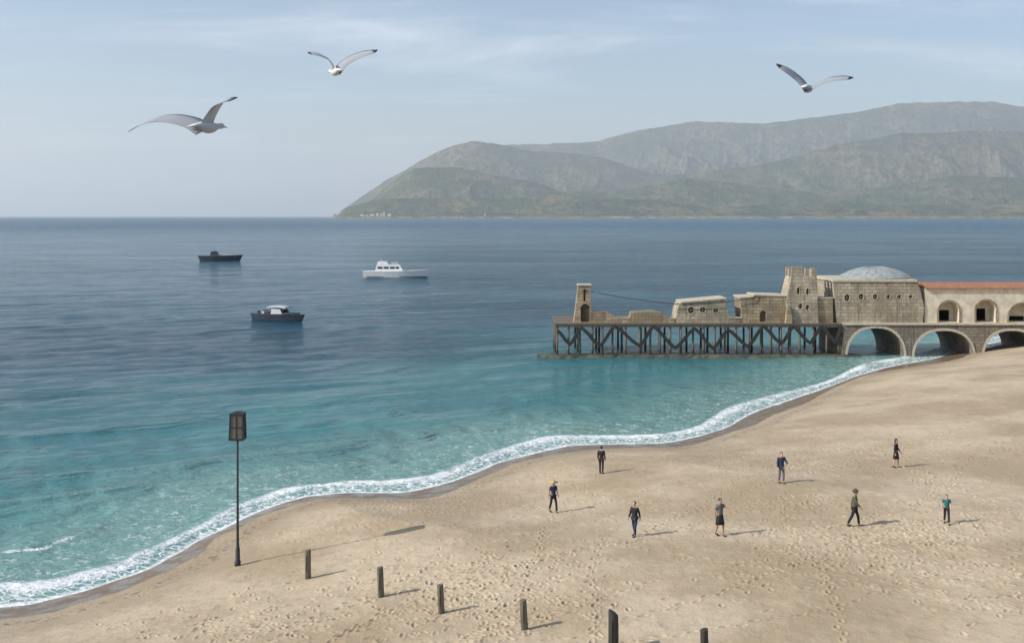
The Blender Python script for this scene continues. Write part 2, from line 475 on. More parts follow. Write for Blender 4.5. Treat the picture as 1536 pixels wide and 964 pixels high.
for px_, py_, rz_ in PEOPLE_AT:               # the way each person came
    gx_, gy_, gz_ = ground_hit(px_, py_); hd_ = R(rz_ + 90)
    trail(gx_, gy_, hd_, 60, .07)

s = NT('beach sand'); o = s.obj()
sl = s.attr('dry_dist')
n1 = s.noise(o, 0.12, 6, 0.6); n2 = s.noise(o, 1.3, 6, 0.65); n3 = s.noise(o, 9, 4, 0.7); n4 = s.noise(o, 60, 3, 0.8)
dry = s.mix(s.ramp(n1, 0.36, 0.64), (0.385, 0.295, 0.185), (0.55, 0.445, 0.31))
dry = s.mix(s.ramp(n2, 0.42, 0.72, 0, 0.45), dry, (0.35, 0.27, 0.175))
dry = s.mix(s.ramp(n3, 0.5, 0.75, 0, 0.35), dry, (0.29, 0.225, 0.15))
dry = s.mix(0.22, dry, s.mix(n4, (0.25, 0.25, 0.25), (1, 1, 1)), 'MULTIPLY')
damp_d = s.math('ADD', sl, s.math('MULTIPLY_ADD', s.noise(o, 0.35, 5), 5.0, -2.5))
damp = s.ramp(damp_d, 0.5, 6.5, 0.55, 0.0)
wl = s.math('ADD', sl, s.math('MULTIPLY_ADD', s.noise(o, 0.8, 4), 0.9, -0.45))
wet = s.ramp(wl, -0.10, 0.22, 1.0, 0.0)
wetc = s.mix(s.ramp(n2, 0.3, 0.7), (0.13, 0.092, 0.055), (0.20, 0.145, 0.09))
c = s.mix(damp, dry, (0.26, 0.20, 0.13))
c = s.mix(wet, c, wetc)
# wrack line of weed and shell grit along the last tide
wr_d = s.math('ABSOLUTE', s.math('ADD', wl, -1.7))
wr = s.math('MULTIPLY', s.ramp(wr_d, 0.1, 0.95, 1.0, 0.0), s.ramp(s.noise(o, 3.2, 5, 0.75), 0.52, 0.60))
c = s.mix(s.math('MULTIPLY', wr, 0.8), c, (0.05, 0.04, 0.025))
vo = s.n('ShaderNodeTexVoronoi', Scale=1.5, Randomness=1.0); s.t.links.new(s.mapv(o, (1.0, 1.35, 1), (0, 0, R(35))), vo.inputs['Vector'])
dent = s.math('MULTIPLY', s.ramp(vo.outputs['Distance'], 0.06, 0.22, 1.0, 0.0), s.ramp(s.noise(o, 0.16, 4, 0.6), 0.44, 0.56))
vo2 = s.n('ShaderNodeTexVoronoi', Scale=3.2); s.t.links.new(o, vo2.inputs['Vector'])
peb = s.math('MULTIPLY', s.ramp(vo2.outputs['Distance'], 0.05, 0.10, 1.0, 0.0), s.ramp(s.noise(o, 0.5, 4, 0.7), 0.56, 0.66))
c = s.mix(s.math('MULTIPLY', peb, 0.7), c, (0.16, 0.13, 0.10))
c = s.mix(s.math('MULTIPLY', s.attr('trodden'), 0.34), c, (0.30, 0.235, 0.155))
rg = s.mix(wet, (0.92, 0.92, 0.92), s.mix(s.ramp(s.noise(o, 0.7, 4), 0.4, 0.6), (0.20,) * 3, (0.5,) * 3))
hh = s.math('ADD', s.math('MULTIPLY', s.noise(o, 1.7, 6, 0.65), 0.8), s.math('MULTIPLY', n3, 0.45))
st = s.math('MULTIPLY_ADD', wet, -0.55, 0.65)
bp = s.n('ShaderNodeBump', Distance=0.14); s.set(bp.inputs['Strength'], st); s.set(bp.inputs['Height'], hh)
M['sand'] = s.fin(c, rg, bp.outputs[0])
beach = grid_mesh('beach', X, Y, Z, {'dry_dist': sL, 'trodden': trod}, M['sand'])
tag(beach, 'pale dry sandy beach rising gently from the curving waterline', None, None, 'structure')
beach['category'] = 'beach'

# sea
TH = np.radians(np.linspace(64, -64, 700))
rs = np.concatenate([np.geomspace(36, 50, 20, endpoint=False), np.geomspace(50, 330, 760, endpoint=False), np.geomspace(330, 3000, 200, endpoint=False), np.geomspace(3000, 60000, 60)])
Rr, Tt = np.meshgrid(rs, TH, indexing='ij')
X = Rr * np.sin(Tt); Y = Rr * np.cos(Tt)
sU = sdist(UW, X, Y); sL = sdist(LW, X, Y)
off = -sU
dx_, dy_ = 0.74, -0.67                     # the swell travels to the shore
Z = np.zeros_like(X)
wr_ = random.Random(3)
for lam, amp in ((9.0, .055), (6.3, .045), (13.0, .06), (4.1, .03), (21.0, .07), (3.0, .02), (2.2, .014)):
    for j in range(3):
        a = math.atan2(dy_, dx_) + wr_.uniform(-0.6, 0.6) + (0.9 if lam < 5 else 0) * wr_.uniform(-1, 1)
        kx = math.cos(a) * 2 * math.pi / lam; ky = math.sin(a) * 2 * math.pi / lam
        ph = wr_.uniform(0, 6.28) + 2.2 * fbm(X / (lam * 3), Y / (lam * 3), 100 + j, 2)
        f = np.exp(-Rr / (lam * 60))
        Z += amp * 0.62 * f * np.sin(kx * X + ky * Y + ph)
calm = sstep(-0.5, 9, off)
Z *= 0.12 + 0.88 * calm
wob = 1.5 * (fbm(X / 9, Y / 9, 61, 3) - 0.5)
brk = vnoise(X / 16, Y / 16, 71)
Z += 0.09 * np.exp(-((off - 0.2 + wob * 0.4) / 0.8) ** 2) * sstep(0.1, 0.5, brk + 0.3)
Z += 0.08 * np.exp(-((off - 6.2 + wob * 1.6) / 1.3) ** 2) * sstep(0.30, 0.65, brk)
Z += 0.08 * np.exp(-((off - 13 + wob * 2.2) / 2.2) ** 2) * sstep(0.4, 0.75, vnoise(X / 22, Y / 22, 75))
b2 = 0.75 * sstep(190, 120, Rr) * np.exp(-((off - 6.0 + wob * 1.6) / 0.45) ** 2) * sstep(0.50, 0.75, brk) + 0.4 * np.exp(-((off - 12.7 + wob * 2.2) / 0.5) ** 2) * sstep(0.55, 0.75, vnoise(X / 22, Y / 22, 75))

s = NT('sea water'); o = s.obj()
off_ = s.attr('offshore'); tb = s.attr('swash'); brk_ = s.attr('breaker'); far = s.attr('viewdist')
big = s.noise(s.mapv(o, (0.012, 0.03, 1), (0, 0, R(12))), 1.0, 5, 0.6)
deep = s.mix(s.ramp(big, 0.35, 0.68), (0.006, 0.050, 0.085), (0.012, 0.085, 0.120))
mid = s.mix(s.ramp(s.noise(o, 0.05, 4), 0.35, 0.65), (0.030, 0.155, 0.175), (0.045, 0.20, 0.205))
shal = (0.155, 0.30, 0.265)
offn = s.math('ADD', off_, s.math('MULTIPLY_ADD', s.noise(o, 0.06, 4), 36.0, -18.0))
c = s.mix(s.ramp(offn, 14, 75), mid, deep)
c = s.mix(s.ramp(off_, 0, 22), shal, c)
# foam
n1 = s.noise(o, 0.9, 6, 0.7, 0.4); n2 = s.noise(o, 3.3, 6, 0.75, 0.8)
vo = s.n('ShaderNodeTexVoronoi', Scale=1.7, feature='DISTANCE_TO_EDGE')
wv = s.n('ShaderNodeVectorMath', operation='MULTIPLY_ADD'); nz = s.n('ShaderNodeTexNoise', Scale=1.5, Detail=4)
s.t.links.new(o, nz.inputs['Vector']); s.t.links.new(nz.outputs['Color'], wv.inputs[0]); wv.inputs[1].default_value = (1.1, 1.1, 0); s.t.links.new(o, wv.inputs[2])
s.t.links.new(wv.outputs[0], vo.inputs['Vector'])
lace = s.ramp(vo.outputs[0], 0.02, 0.12, 1.0, 0.0)
edge = s.math('ADD', off_, s.math('MULTIPLY_ADD', n1, 1.1, -0.55))
inside = s.ramp(edge, -0.1, 0.5, 1.0, 0.0)
lowf = s.noise(s.mapv(o, (0.11, 0.11, 1)), 1.0, 4, 0.6)
dens = s.math('ADD', s.ramp(tb, 0.0, 0.42, 1.0, 0.30), s.math('MULTIPLY_ADD', lowf, 1.6, -0.85))
body = s.ramp(s.math('ADD', n2, s.math('MULTIPLY_ADD', dens, 0.55, -0.42)), 0.42, 0.60)
f1 = s.math('MULTIPLY', inside, s.math('MAXIMUM', body, s.math('MULTIPLY', lace, 0.85)))
rim = s.math('MULTIPLY', s.ramp(s.math('ABSOLUTE', s.math('ADD', tb, -0.50)), 0.02, 0.10, 1.0, 0.0), 0.95)
f1 = s.math('MAXIMUM', f1, rim)
f2 = s.math('MULTIPLY', s.ramp(s.math('MULTIPLY', brk_, s.math('ADD', s.math('ADD', n2, n1), -0.28)), 0.36, 0.62), s.ramp(n1, 0.36, 0.52, 0.25, 1.0))
outer = s.math('MULTIPLY', s.ramp(off_, 1.0, 14.0, 0.55, 0.0), s.math('MULTIPLY', lace, s.ramp(n1, 0.48, 0.62)))
foam = s.math('MINIMUM', s.math('ADD', s.math('MAXIMUM', f1, f2), outer), 1.0)
c = s.mix(foam, c, (0.80, 0.82, 0.82))
rg = s.mix(foam, s.mix(s.ramp(far, 100, 2500), (0.10,) * 3, (0.30,) * 3), (0.8, 0.8, 0.8))
w1 = s.noise(s.mapv(o, (0.35, 0.75, 1), (0, 0, R(-38))), 1.0, 6, 0.62, 0.3)
w2 = s.noise(s.mapv(o, (1.4, 2.4, 1), (0, 0, R(-20))), 1.0, 5, 0.6)
w3 = s.noise(s.mapv(o, (0.035, 0.08, 1), (0, 0, R(-8))), 1.0, 8, 0.66)
gust = s.ramp(s.noise(s.mapv(o, (0.006, 0.016, 1), (0, 0, R(10))), 1.0, 4), 0.35, 0.62, 0.55, 1.25)
hh = s.math('MULTIPLY', gust, s.math('ADD', s.math('ADD', s.math('MULTIPLY', w1, 1.15), s.math('MULTIPLY', w2, 0.40)), s.math('MULTIPLY', w3, 3.0)))
bp = s.n('ShaderNodeBump', Distance=0.7, Strength=0.9); s.set(bp.inputs['Height'], hh)
M['sea'] = s.fin(c, rg, bp.outputs[0]); s.b.inputs['IOR'].default_value = 1.33
band = np.maximum(sU - sL, 0.5)
sea = grid_mesh('sea', X, Y, Z, {'offshore': off, 'swash': np.clip(sU / band, 0, 1), 'breaker': b2, 'viewdist': Rr}, M['sea'])
tag(sea, 'calm blue-green sea with a white foaming edge along the beach', None, None, 'structure')
sea['category'] = 'sea'

# ---------------------------------------------------------------- far hills, one terrain with the drawn ridges
def prof(pts, D): # ridge heights by bearing
    u = np.array([(p[0] - CX) / FPX for p in pts]); h = np.array([pz2(p[1], D) for p in pts]); return u, np.maximum(h, -40)
LAY = [
 (21500, 3600, 2600, [(600, 330), (680, 252), (700, 226), (755, 217), (820, 216), (890, 213), (950, 197), (1040, 182), (1150, 185), (1220, 176), (1290, 168), (1350, 155), (1420, 153), (1490, 152), (1536, 160), (1700, 178), (1950, 215), (2500, 260)]),
 (17000, 2300, 2200, [(440, 345), (490, 331), (505, 325), (520, 310), (545, 293), (580, 270), (620, 248), (650, 230), (680, 218), (710, 211), (755, 217), (800, 227), (860, 230), (900, 235), (940, 248), (975, 259), (1000, 262), (1050, 275), (1200, 320), (1300, 335)]),
 (15200, 1500, 1700, [(880, 335), (940, 296), (975, 279), (1010, 262), (1080, 254), (1150, 245), (1200, 232), (1250, 217), (1300, 210), (1350, 199), (1400, 200), (1450, 196), (1536, 196), (1700, 200), (2000, 230), (2500, 280)]),
 (12600, 1250, 1500, [(520, 335), (545, 310), (575, 283), (600, 264), (622, 252), (680, 250), (740, 262), (800, 272), (840, 287), (910, 287), (975, 278), (1030, 268), (1080, 271), (1190, 288), (1290, 284), (1350, 277), (1430, 262), (1528, 266), (1700, 275), (2000, 270), (2500, 300)]),
 (10400, 800, 1000, [(470, 340), (500, 327), (515, 313), (535, 307), (570, 298), (640, 297), (700, 295), (760, 298), (830, 292), (900, 297), (980, 300), (1075, 311), (1140, 307), (1200, 308), (1270, 303), (1330, 307), (1400, 307), (1440, 305), (1480, 308), (1510, 305), (1536, 298), (1700, 292), (2000, 300), (2500, 315)]),
 (9250, 330, 500, [(500, 334), (520, 326), (540, 318), (700, 318), (760, 320), (800, 322), (900, 320), (1180, 320), (1265, 313), (1320, 317), (1480, 317), (1600, 318), (2500, 319)]),
]
UH = np.linspace(-0.24, 0.92, 1500)
DH = np.concatenate([np.linspace(8800, 9700, 90, endpoint=False), np.linspace(9700, 22500, 560), np.linspace(22600, 26000, 30)])
Dg, Ug = np.meshgrid(DH, UH, indexing='ij')
X = Ug * Dg; Y = Dg
Z = np.full(X.shape, -60.0)
wx = 420 * (fbm(X / 2600, Y / 2600, 300, 4) - 0.5); 
for i, (D, wf, wb, pts) in enumerate(LAY):
    u, h = prof(pts, D)
    Hs = np.interp(UH, u, h)
    ker = np.hanning(9); ker /= ker.sum(); Hs = np.convolve(np.pad(Hs, 4, mode='edge'), ker, 'valid')
    H = Hs[None, :] + 0 * Dg
    bend = (260 if i < 4 else 60) * (fbm(Ug * 9 + i * 7, Dg * 0, 310 + i, 3) - 0.5)
    t = (Dg - D - bend)
    if i == 5: t = Dg - D
    q = np.where(t < 0, np.abs(t) / wf, np.abs(t) / wb)
    gul = ridged((X + 0.45 * Y) / (max(wf, 900) * 0.62) + i * 3.1, (Y - 0.3 * X) / (max(wf, 900) * 0.85), 330 + i * 9, 6)
    gul2 = ridged((X - .3 * Y) / 330.0, (Y + .3 * X) / 420.0, 350 + i * 9, 4)
    er = sstep(0.03, 0.45, q)
    prf = np.where(q < 1, (1 - q) ** 1.5, -(q - 1) * 0.6)
    z = (H + 20) * (prf + er * np.clip(prf + 0.15, 0, 1) * (0.40 * (gul - 0.55) + 0.20 * (gul2 - 0.5))) - 20
    z += (1 - q) .clip(0, 1) * (0.010 * D / 10) * (fbm(X / 130, Y / 130, 370 + i, 4) - 0.5)
    Z = np.maximum(Z, z)
Z = Z * sstep((494 - CX) / FPX, (512 - CX) / FPX, Ug) - 30 * (1 - sstep((494 - CX) / FPX, (503 - CX) / FPX, Ug))
Z[0, :] = -30; Z[-1, :] = -30; Z[:, 0] = -30; Z[:, -1] = -30

s = NT('hillside scrub and grass'); o = s.obj()
nrm = s.n('ShaderNodeNewGeometry'); sp = s.n('ShaderNodeSeparateXYZ'); s.t.links.new(nrm.outputs['Normal'], sp.inputs[0])
ps = s.n('ShaderNodeSeparateXYZ'); s.t.links.new(nrm.outputs['Position'], ps.inputs[0])
a = s.noise(o, 0.0016, 8, 0.68); b = s.noise(o, 0.009, 7, 0.7); d = s.noise(o, 0.05, 4, 0.7)
c = s.mix(s.ramp(a, 0.42, 0.60), (0.034, 0.070, 0.020), (0.175, 0.150, 0.062))
c = s.mix(s.ramp(b, 0.49, 0.55, 0, 0.9), c, (0.020, 0.042, 0.014))
c = s.mix(s.ramp(d, 0.52, 0.60, 0, 0.6), c, (0.24, 0.20, 0.11))
c = s.mix(s.ramp(s.noise(o, 0.022, 6, 0.75), 0.54, 0.60, 0, 0.85), c, (0.014, 0.030, 0.011))
rock = s.ramp(s.math('ADD', sp.outputs[2], s.math('MULTIPLY', s.math('ADD', b, -0.5), 0.5)), 0.58, 0.78, 1.0, 0.0)
c = s.mix(s.math('MULTIPLY', rock, 0.22), c, (0.235, 0.20, 0.155))
low = s.ramp(ps.outputs[2], 2, 30, 1.0, 0.0)
c = s.mix(s.math('MULTIPLY', low, s.ramp(b, 0.4, 0.6)), c, (0.36, 0.30, 0.21))
hh = s.math('ADD', b, s.math('MULTIPLY', d, 0.35))
M['hills'] = s.fin(c, 0.95, s.bump(hh, 0.9, 60.0))
hills = grid_mesh('hills', X, Y, Z, {}, M['hills'])
tag(hills, 'range of green and tawny hills in overlapping ridges across the bay', None, None, 'structure')
hills['category'] = 'hills'
HX, HYY, HZ = X, Y, Z
def hill_z(u, D):
    i = int(np.searchsorted(DH, D)); j = int(np.searchsorted(UH, u)); return float(Z[i, j])

# far harbour houses at the foot of the headland
M['town'] = mat_plain('pale town walls', (0.62, 0.58, 0.52), 0.8, 0.1, 0.02)
M['townroof'] = mat_plain('town roofs', (0.32, 0.15, 0.09), 0.8, 0.2, 0.02)
town = [(543, 26, 20, 'cream', 'leftmost'), (550, 22, 15, '', ''), (558, 34, 22, '', ''), (566, 20, 28, '', ''), (572, 18, 24, '', ''), (576, 16, 40, '', ''), (584, 30, 22, '', '')]
tl = ['leftmost pale block of the far shore village under the headland', 'small low house second from the left in the far shore village',
      'wide pale block third from the left in the far shore village', 'narrow tall block left of the tower in the far shore village',
      'narrow block standing directly left of the tower in the far shore village', 'tallest slim tower of the far shore village',
      'rightmost pale block of the far shore village beside the tower']
for i, (px, wd, ht, _, _) in enumerate(town):
    D = 8990.0 + (i % 3) * 35
    x = px2(px, D); z0 = max(hill_z((px - CX) / FPX, D), 0) - 2
    r = empty('village_house', (x, D, z0)); tag(r, tl[i], 'house', 'houses of the village on the far shore')
    MB().box((0, 0, ht / 2), (wd, 18, ht)).build('wall', M['town'], r)
    a_ = wd / 2 + .8
    MB().prism([(-a_, ht), (a_, ht), (a_ * .3, ht + 5), (-a_ * .3, ht + 5)], -9.6, 9.6).build('roof', M['townroof'], r)
D = 9000.0; x = px2(728, D); r = empty('lighthouse', (x, D, max(hill_z((728 - CX) / FPX, D), 0) - 2)); tag(r, 'tiny white lighthouse alone on the low far shore', 'lighthouse')
MB().lathe([(8, 0), (5, 30), (6.5, 31), (6.5, 33)], n=12).build('tower', M['white'], r)
MB().lathe([(4, 33), (4, 38), (0.3, 42)], n=12).build('lantern', M['iron'], r)
# ---------------------------------------------------------------- pier, arches and the fort on it
YD0, YD1 = 156.0, 168.5            # deck, front and back edge
YF = 157.0                         # facades
def X_(px): return px2(px, YF)
def Z_(py): return pz2(py, YF)
def XD(px): return px2(px, YD0)
def ZD(py): return pz2(py, YD0)
DZ = ZD(485)
SEG = XD(1264)

apr = MB()
n = 60; top = []; bot = []
xs = np.linspace(XD(806), XD(1292), n)
rg_ = random.Random(5)
rings = []
for i, xx in enumerate(xs):
    e = min(1, i / 4.0, (n - 1 - i) / 3.0) if 0 < i < n - 1 else 0.15
    j = [rg_.uniform(-.12, .12) for _ in range(4)]
    zt = 0.36 * (0.55 + 0.45 * e) + j[0] * .5
    rings.append([(xx, YD0 - .9 * e - .3 + j[1], -2.5), (xx, YD0 - .6 * e - .1 + j[2], -0.1), (xx, YD0 - .35 * e + j[1], zt), (xx, YD0 + 1.5 + j[0], zt + j[3] * .4), (xx, YD0 + 2.4, -2.5)])
apr.loft(rings, smooth=False)
M['weedstone'] = mat_plain('weedy wet stone', (0.085, 0.08, 0.055), 0.7, 0.5, 0.8, 0, 0.4)
ap = apr.build('stone_apron', M['weedstone'])
tag(ap, 'low dark stone footing running under the timber piles at the waterline', 'footing')

pier = empty('timber_pier', (XD(1050), 162, 0.2)); tag(pier, 'dark timber pier on close piles with zigzag bracing carrying the fort', 'pier')
def rel(o, par):
    o.parent = par; o.matrix_parent_inverse = Matrix.Translation(-Vector(par.location)); return o
def part(mb, name, mat, par, bevel=0.0, label=None):
    o = mb.build(name, mat, None, bevel=bevel); me = o.data
    me.transform(Matrix.Translation(-Vector(par.location))); o.parent = par
    if label: o['label'] = label
    return o
mb = MB(); xa = XD(833)
mb.box(((xa + SEG) / 2, (YD0 + YD1) / 2, DZ - .11), (SEG - xa, YD1 - YD0, .2))
part(mb, 'deck', M['timber'], pier)
mb = MB()
mb.box(((xa + SEG) / 2, YD0 + .2, DZ - .38), (SEG - xa - .1, .28, .32)); mb.box(((xa + SEG) / 2, YD1 - .4, DZ - .38), (SEG - xa - .1, .28, .32))
for k in range(24): 
    xx = xa + .4 + (SEG - xa - .9) * k / 23
    mb.box((xx, (YD0 + YD1) / 2, DZ - .40), (.2, YD1 - YD0 - .9, .24))
part(mb, 'beam', M['pile'], pier)
PX = [836, 853, 870, 889, 904, 919, 939, 960, 976, 990, 1006, 1022, 1040, 1056, 1073, 1088, 1105, 1124, 1142, 1157, 1172, 1186, 1200, 1221, 1241, 1259]
for ry, every in ((YD0 + .3, 1), (162.2, 2), (168.0, 2)):
    for i, p in enumerate(PX[::every]):
        xx = XD(p); lean = rnd.uniform(-.06, .06)
        part(MB().tube([(xx + lean, ry, -2.0), (xx, ry, DZ - .54)], [.175, .15], 9), 'pile', M['pile'], pier)
ZZ = [(836, 496), (855, 516), (872, 492), (900, 518), (922, 490), (960, 518), (980, 490), (1013, 521), (1042, 493), (1070, 522), (1092, 495), (1122, 519), (1145, 490), (1172, 515), (1190, 490), (1215, 514), (1232, 490), (1253, 512), (1263, 489)]
for ry in (YD0 - .02,):                     # curved timbers rising and falling in one continuous wave
    c_ = []
    for (a0, a1), (b0, b1) in zip(ZZ, ZZ[1:]):
        for k in range(6):
            t_ = k / 6; e_ = .5 - .5 * math.cos(math.pi * t_); e_ = .55 * e_ + .45 * t_
            c_.append((XD(a0 + (b0 - a0) * t_), ZD(a1 + (b1 - a1) * e_)))
    c_.append((XD(ZZ[-1][0]), ZD(ZZ[-1][1])))
    mb = MB(); rings = []
    for i, (x_, z_) in enumerate(c_):
        x0, z0 = c_[max(i - 1, 0)]; x1, z1 = c_[min(i + 1, len(c_) - 1)]
        n_ = Vector((-(z1 - z0), 0, x1 - x0)).normalized() * .24
        rings.append([Vector((x_, ry + dy_2, z_)) + n_ * sg for dy_2, sg in ((-.08, -1), (.08, -1), (.08, 1), (-.08, 1))])
    mb.loft(rings, smooth=False)
    part(mb, 'brace', M['post_dark'], pier)

# masonry arches carrying the causeway to the land
br = empty('arched_causeway', (XD(1500), 162, 0)); tag(br, 'weathered stone causeway on round arches between the pier and the land', 'bridge')
def arch_pts(x0, x1, zb, zt, n=18, sq=0.78):
    c = (x0 + x1) / 2; a_ = (x1 - x0) / 2; out = []
    for k in range(n + 1):
        t = math.pi * (1 - k / n)
        cx_, sn = math.cos(t), math.sin(t)
        e = 2 / 2.35
        out.append((c + a_ * math.copysign(abs(cx_) ** e, cx_), zb + (zt - zb) * abs(sn) ** e))
    return out
spans = [(1271, 1357, 492, 537), (1371, 1461, 496, 537), (1476, 1560, 496, 536), (1577, 1662, 496, 530), (1680, 1765, 496, 525), (1785, 1870, 496, 520)]
pts = [(SEG + .01, DZ - .02), (SEG + .01, -2.5)]
for a_, b_, t_, f_ in spans:
    pts.append((XD(a_), -2.5)); pts += arch_pts(XD(a_), XD(b_), ZD(f_) - .3, ZD(t_)); pts.append((XD(b_), -2.5))
pts += [(XD(2300), -2.5), (XD(2300), DZ - .02)]
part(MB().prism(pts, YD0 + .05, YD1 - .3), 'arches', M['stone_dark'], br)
part(MB().box(((SEG + XD(2300)) / 2 + .02, (YD0 + YD1) / 2 - .1, DZ - .11), (XD(2300) - SEG, YD1 - YD0 + .1, .22)), 'coping', M['trim'], br)
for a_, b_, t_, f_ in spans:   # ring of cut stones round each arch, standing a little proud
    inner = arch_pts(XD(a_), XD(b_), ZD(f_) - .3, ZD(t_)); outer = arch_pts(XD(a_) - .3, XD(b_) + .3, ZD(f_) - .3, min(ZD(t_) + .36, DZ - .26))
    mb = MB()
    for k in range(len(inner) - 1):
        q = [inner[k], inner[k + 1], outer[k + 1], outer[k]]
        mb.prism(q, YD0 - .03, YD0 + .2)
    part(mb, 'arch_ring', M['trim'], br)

# helpers for openings
def disc(cx_, cz, rx, rz, y0, y1, n=18):
    return lambda mb: mb.prism([(cx_ + rx * math.cos(2 * math.pi * k / n), cz + rz * math.sin(2 * math.pi * k / n)) for k in range(n)], y0, y1)
def arch_op(x0, x1, z0, z1, y0, y1):
    r_ = (x1 - x0) / 2; zs = z1 - r_
    pts = [(x0, z0), (x0, zs)] + [((x0 + x1) / 2 - r_ * math.cos(math.pi * k / 12), zs + r_ * math.sin(math.pi * k / 12)) for k in range(1, 12)] + [(x1, zs), (x1, z0)]
    return lambda mb: mb.prism(pts, y0, y1)
def porthole(par, cx_, cz, rx, rz, y, inset=.38, mat='trim'):
    n = 18; mb = MB()
    for k in range(n):
        a_, b_ = 2 * math.pi * k / n, 2 * math.pi * (k + 1) / n
        mb.prism([(cx_ + s_ * rx * math.cos(t), cz + s_ * rz * math.sin(t)) for s_, t in ((1.0, a_), (1.0, b_), (1.22, b_), (1.22, a_))], y - .05, y + .06)
    f = part(mb, 'window', M[mat], par)
    mb = MB(); disc(cx_, cz, rx * 1.02, rz * 1.02, y + inset, y + inset + .04)(mb)
    g = mb.build('pane', M['glass']); g.data.transform(Matrix.Translation(-Vector(par.location))); g.parent = f
    mb = MB(); mb.box((cx_, y + inset * .6, cz), (.05, .05, rz * 1.9)); mb.box((cx_, y + inset * .6, cz), (rx * 1.9, .046, .05)); g = mb.build('glazing_bar', M['trim']); g.data.transform(Matrix.Translation(-Vector(par.location))); g.parent = f
    return f

# tapered pylon on the seaward end
py_ = empty('stone_pylon', (X_(874), YF + 1.3, DZ)); tag(py_, 'narrow tapering stone tower with an arched doorway at the seaward pier end', 'tower')
bx0, bx1, tx0, tx1, tz = X_(861), X_(888), X_(868), X_(886), Z_(429)
mb = MB(); d0 = 2.5; d1 = 1.8
cy = YF + d0 / 2
mb.loft([[(bx0, YF, DZ), (bx1, YF, DZ), (bx1, YF + d0, DZ), (bx0, YF + d0, DZ)], [(tx0, cy - d1 / 2, tz), (tx1, cy - d1 / 2, tz), (tx1, cy + d1 / 2, tz), (tx0, cy + d1 / 2, tz)]], smooth=False)
wall = part(mb, 'wall', M['stone'], py_)
L_ = Vector(py_.location)
cut(wall, [lambda m_: arch_op(X_(871) - L_.x, X_(884.5) - L_.x, .001 + .12, Z_(456) - L_.z, -2.2, -.75)(m_),
           lambda m_: m_.box((X_(877) - L_.x, -1.1, Z_(445) - L_.z), (.28, 1.1, 1.35))])
mb = MB(); mb.box((X_(877), cy, tz + .12), (tx1 - tx0 + .3, d1 + .3, .24)); part(mb, 'cap', M['trim'], py_, .03)
mb = MB(); arch_op(X_(871) + .05, X_(884.5) - .05, DZ + .14, Z_(456) - .06, YF + .42, YF + .52)(mb); part(mb, 'door', M['door'], py_)
mb = MB(); mb.box((X_(877), YF + .62, Z_(445)), (.27, .1, 1.34)); part(mb, 'window', M['glass'], py_)
mb = MB()
for k in range(8):
    a_ = 2 * math.pi * k / 8
    mb.bar((X_(877), YF + .22, Z_(436)), (X_(877) + .26 * math.cos(a_), YF + .22, Z_(436) + .26 * math.sin(a_)), .05, .1)
part(mb, 'ornament', M['iron'], py_)

# cable from the pylon to the hall
cab = [(886, 437), (905, 441), (935, 446), (970, 451), (1005, 455), (1035, 456.5), (1060, 455.5), (1085, 453), (1105, 450), (1125, 446.5), (1148, 442)]
mb = MB(); mb.tube([(X_(a_) if i else tx1 - .12, YF - .35 + .95 * (1 - min(1, i / 4)) + (0.5 if i == len(cab) - 1 else 0), Z_(b_)) for i, (a_, b_) in enumerate(cab)], .055, 8)
cb_o = mb.build('sagging_cable', M['steel']); tag(cb_o, 'dark steel cable sagging from the tapering tower to the plain hall', 'cable')

def poly_thing(name, label, cat, pts, depth, mat, y=YF, coping=True):
    x0 = min(p[0] for p in pts); x1 = max(p[0] for p in pts)
    r = empty(name, ((X_(x0) + X_(x1)) / 2, y + depth / 2, DZ)); tag(r, label, cat)
    P = [(X_(x0), DZ)] + [(X_(a_), Z_(b_)) for a_, b_ in pts] + [(X_(x1), DZ)]
    wl_ = part(MB().prism(P, y, y + depth), 'wall', M[mat], r)
    if coping:
        mb = MB()
        for (a0, b0), (a1, b1) in zip(pts, pts[1:]):
            if abs(a1 - a0) < 4: continue
            mb.prism([(X_(a0) - .05, Z_(b0) - .01), (X_(a1) + .05, Z_(b1) - .01), (X_(a1) + .05, Z_(b1) + .13), (X_(a0) - .05, Z_(b0) + .13)], y - .08, y + depth + .08)
        part(mb, 'coping', M['trim'], r)
    return r, wl_

poly_thing('parapet_wall', 'low stone parapet with stepped ruined top beside the tapering tower', 'wall',
           [(888.5, 467.5), (905, 467), (913, 468), (919, 473), (927, 476.5), (942, 477), (944.5, 476), (946, 468), (960, 467), (978, 466), (992, 468), (997, 472), (1001, 478), (1013, 477.5)], 1.4, 'stone', coping=False)
# gatehouse with three round windows
gh, gw = poly_thing('gatehouse', 'low flat-roofed stone house with three small round windows', 'building',
           [(1014, 478), (1016.5, 465), (1019, 457), (1023, 453.5), (1087, 448), (1089.5, 452), (1093, 474), (1094, 476)], 4.6, 'stone_pale', coping=False)
Lg = Vector(gh.location)
wins = [(1036.5, 465, .44, .5), (1054, 464.5, .42, .38), (1073.5, 465.5, .42, .32)]
cut(gw, [(lambda m_, w_=w_: disc(X_(w_[0]) - Lg.x, Z_(w_[1]) - Lg.z, w_[2], w_[3], -3, -1.8)(m_)) for w_ in wins])
for w_ in wins: porthole(gh, X_(w_[0]), Z_(w_[1]), w_[2], w_[3], YF)
mb = MB(); mb.prism([(X_(1021), Z_(454.5)), (X_(1089), Z_(448.6)), (X_(1089), Z_(446.4)), (X_(1021), Z_(452.3))], YF - .18, YF + 4.7); part(mb, 'cornice', M['trim'], gh)
# low link wall
poly_thing('link_wall', 'short low stone wall filling the gap between gatehouse and hall', 'wall', [(1094.5, 475.5), (1100, 477), (1112.5, 477)], 1.2, 'stone')
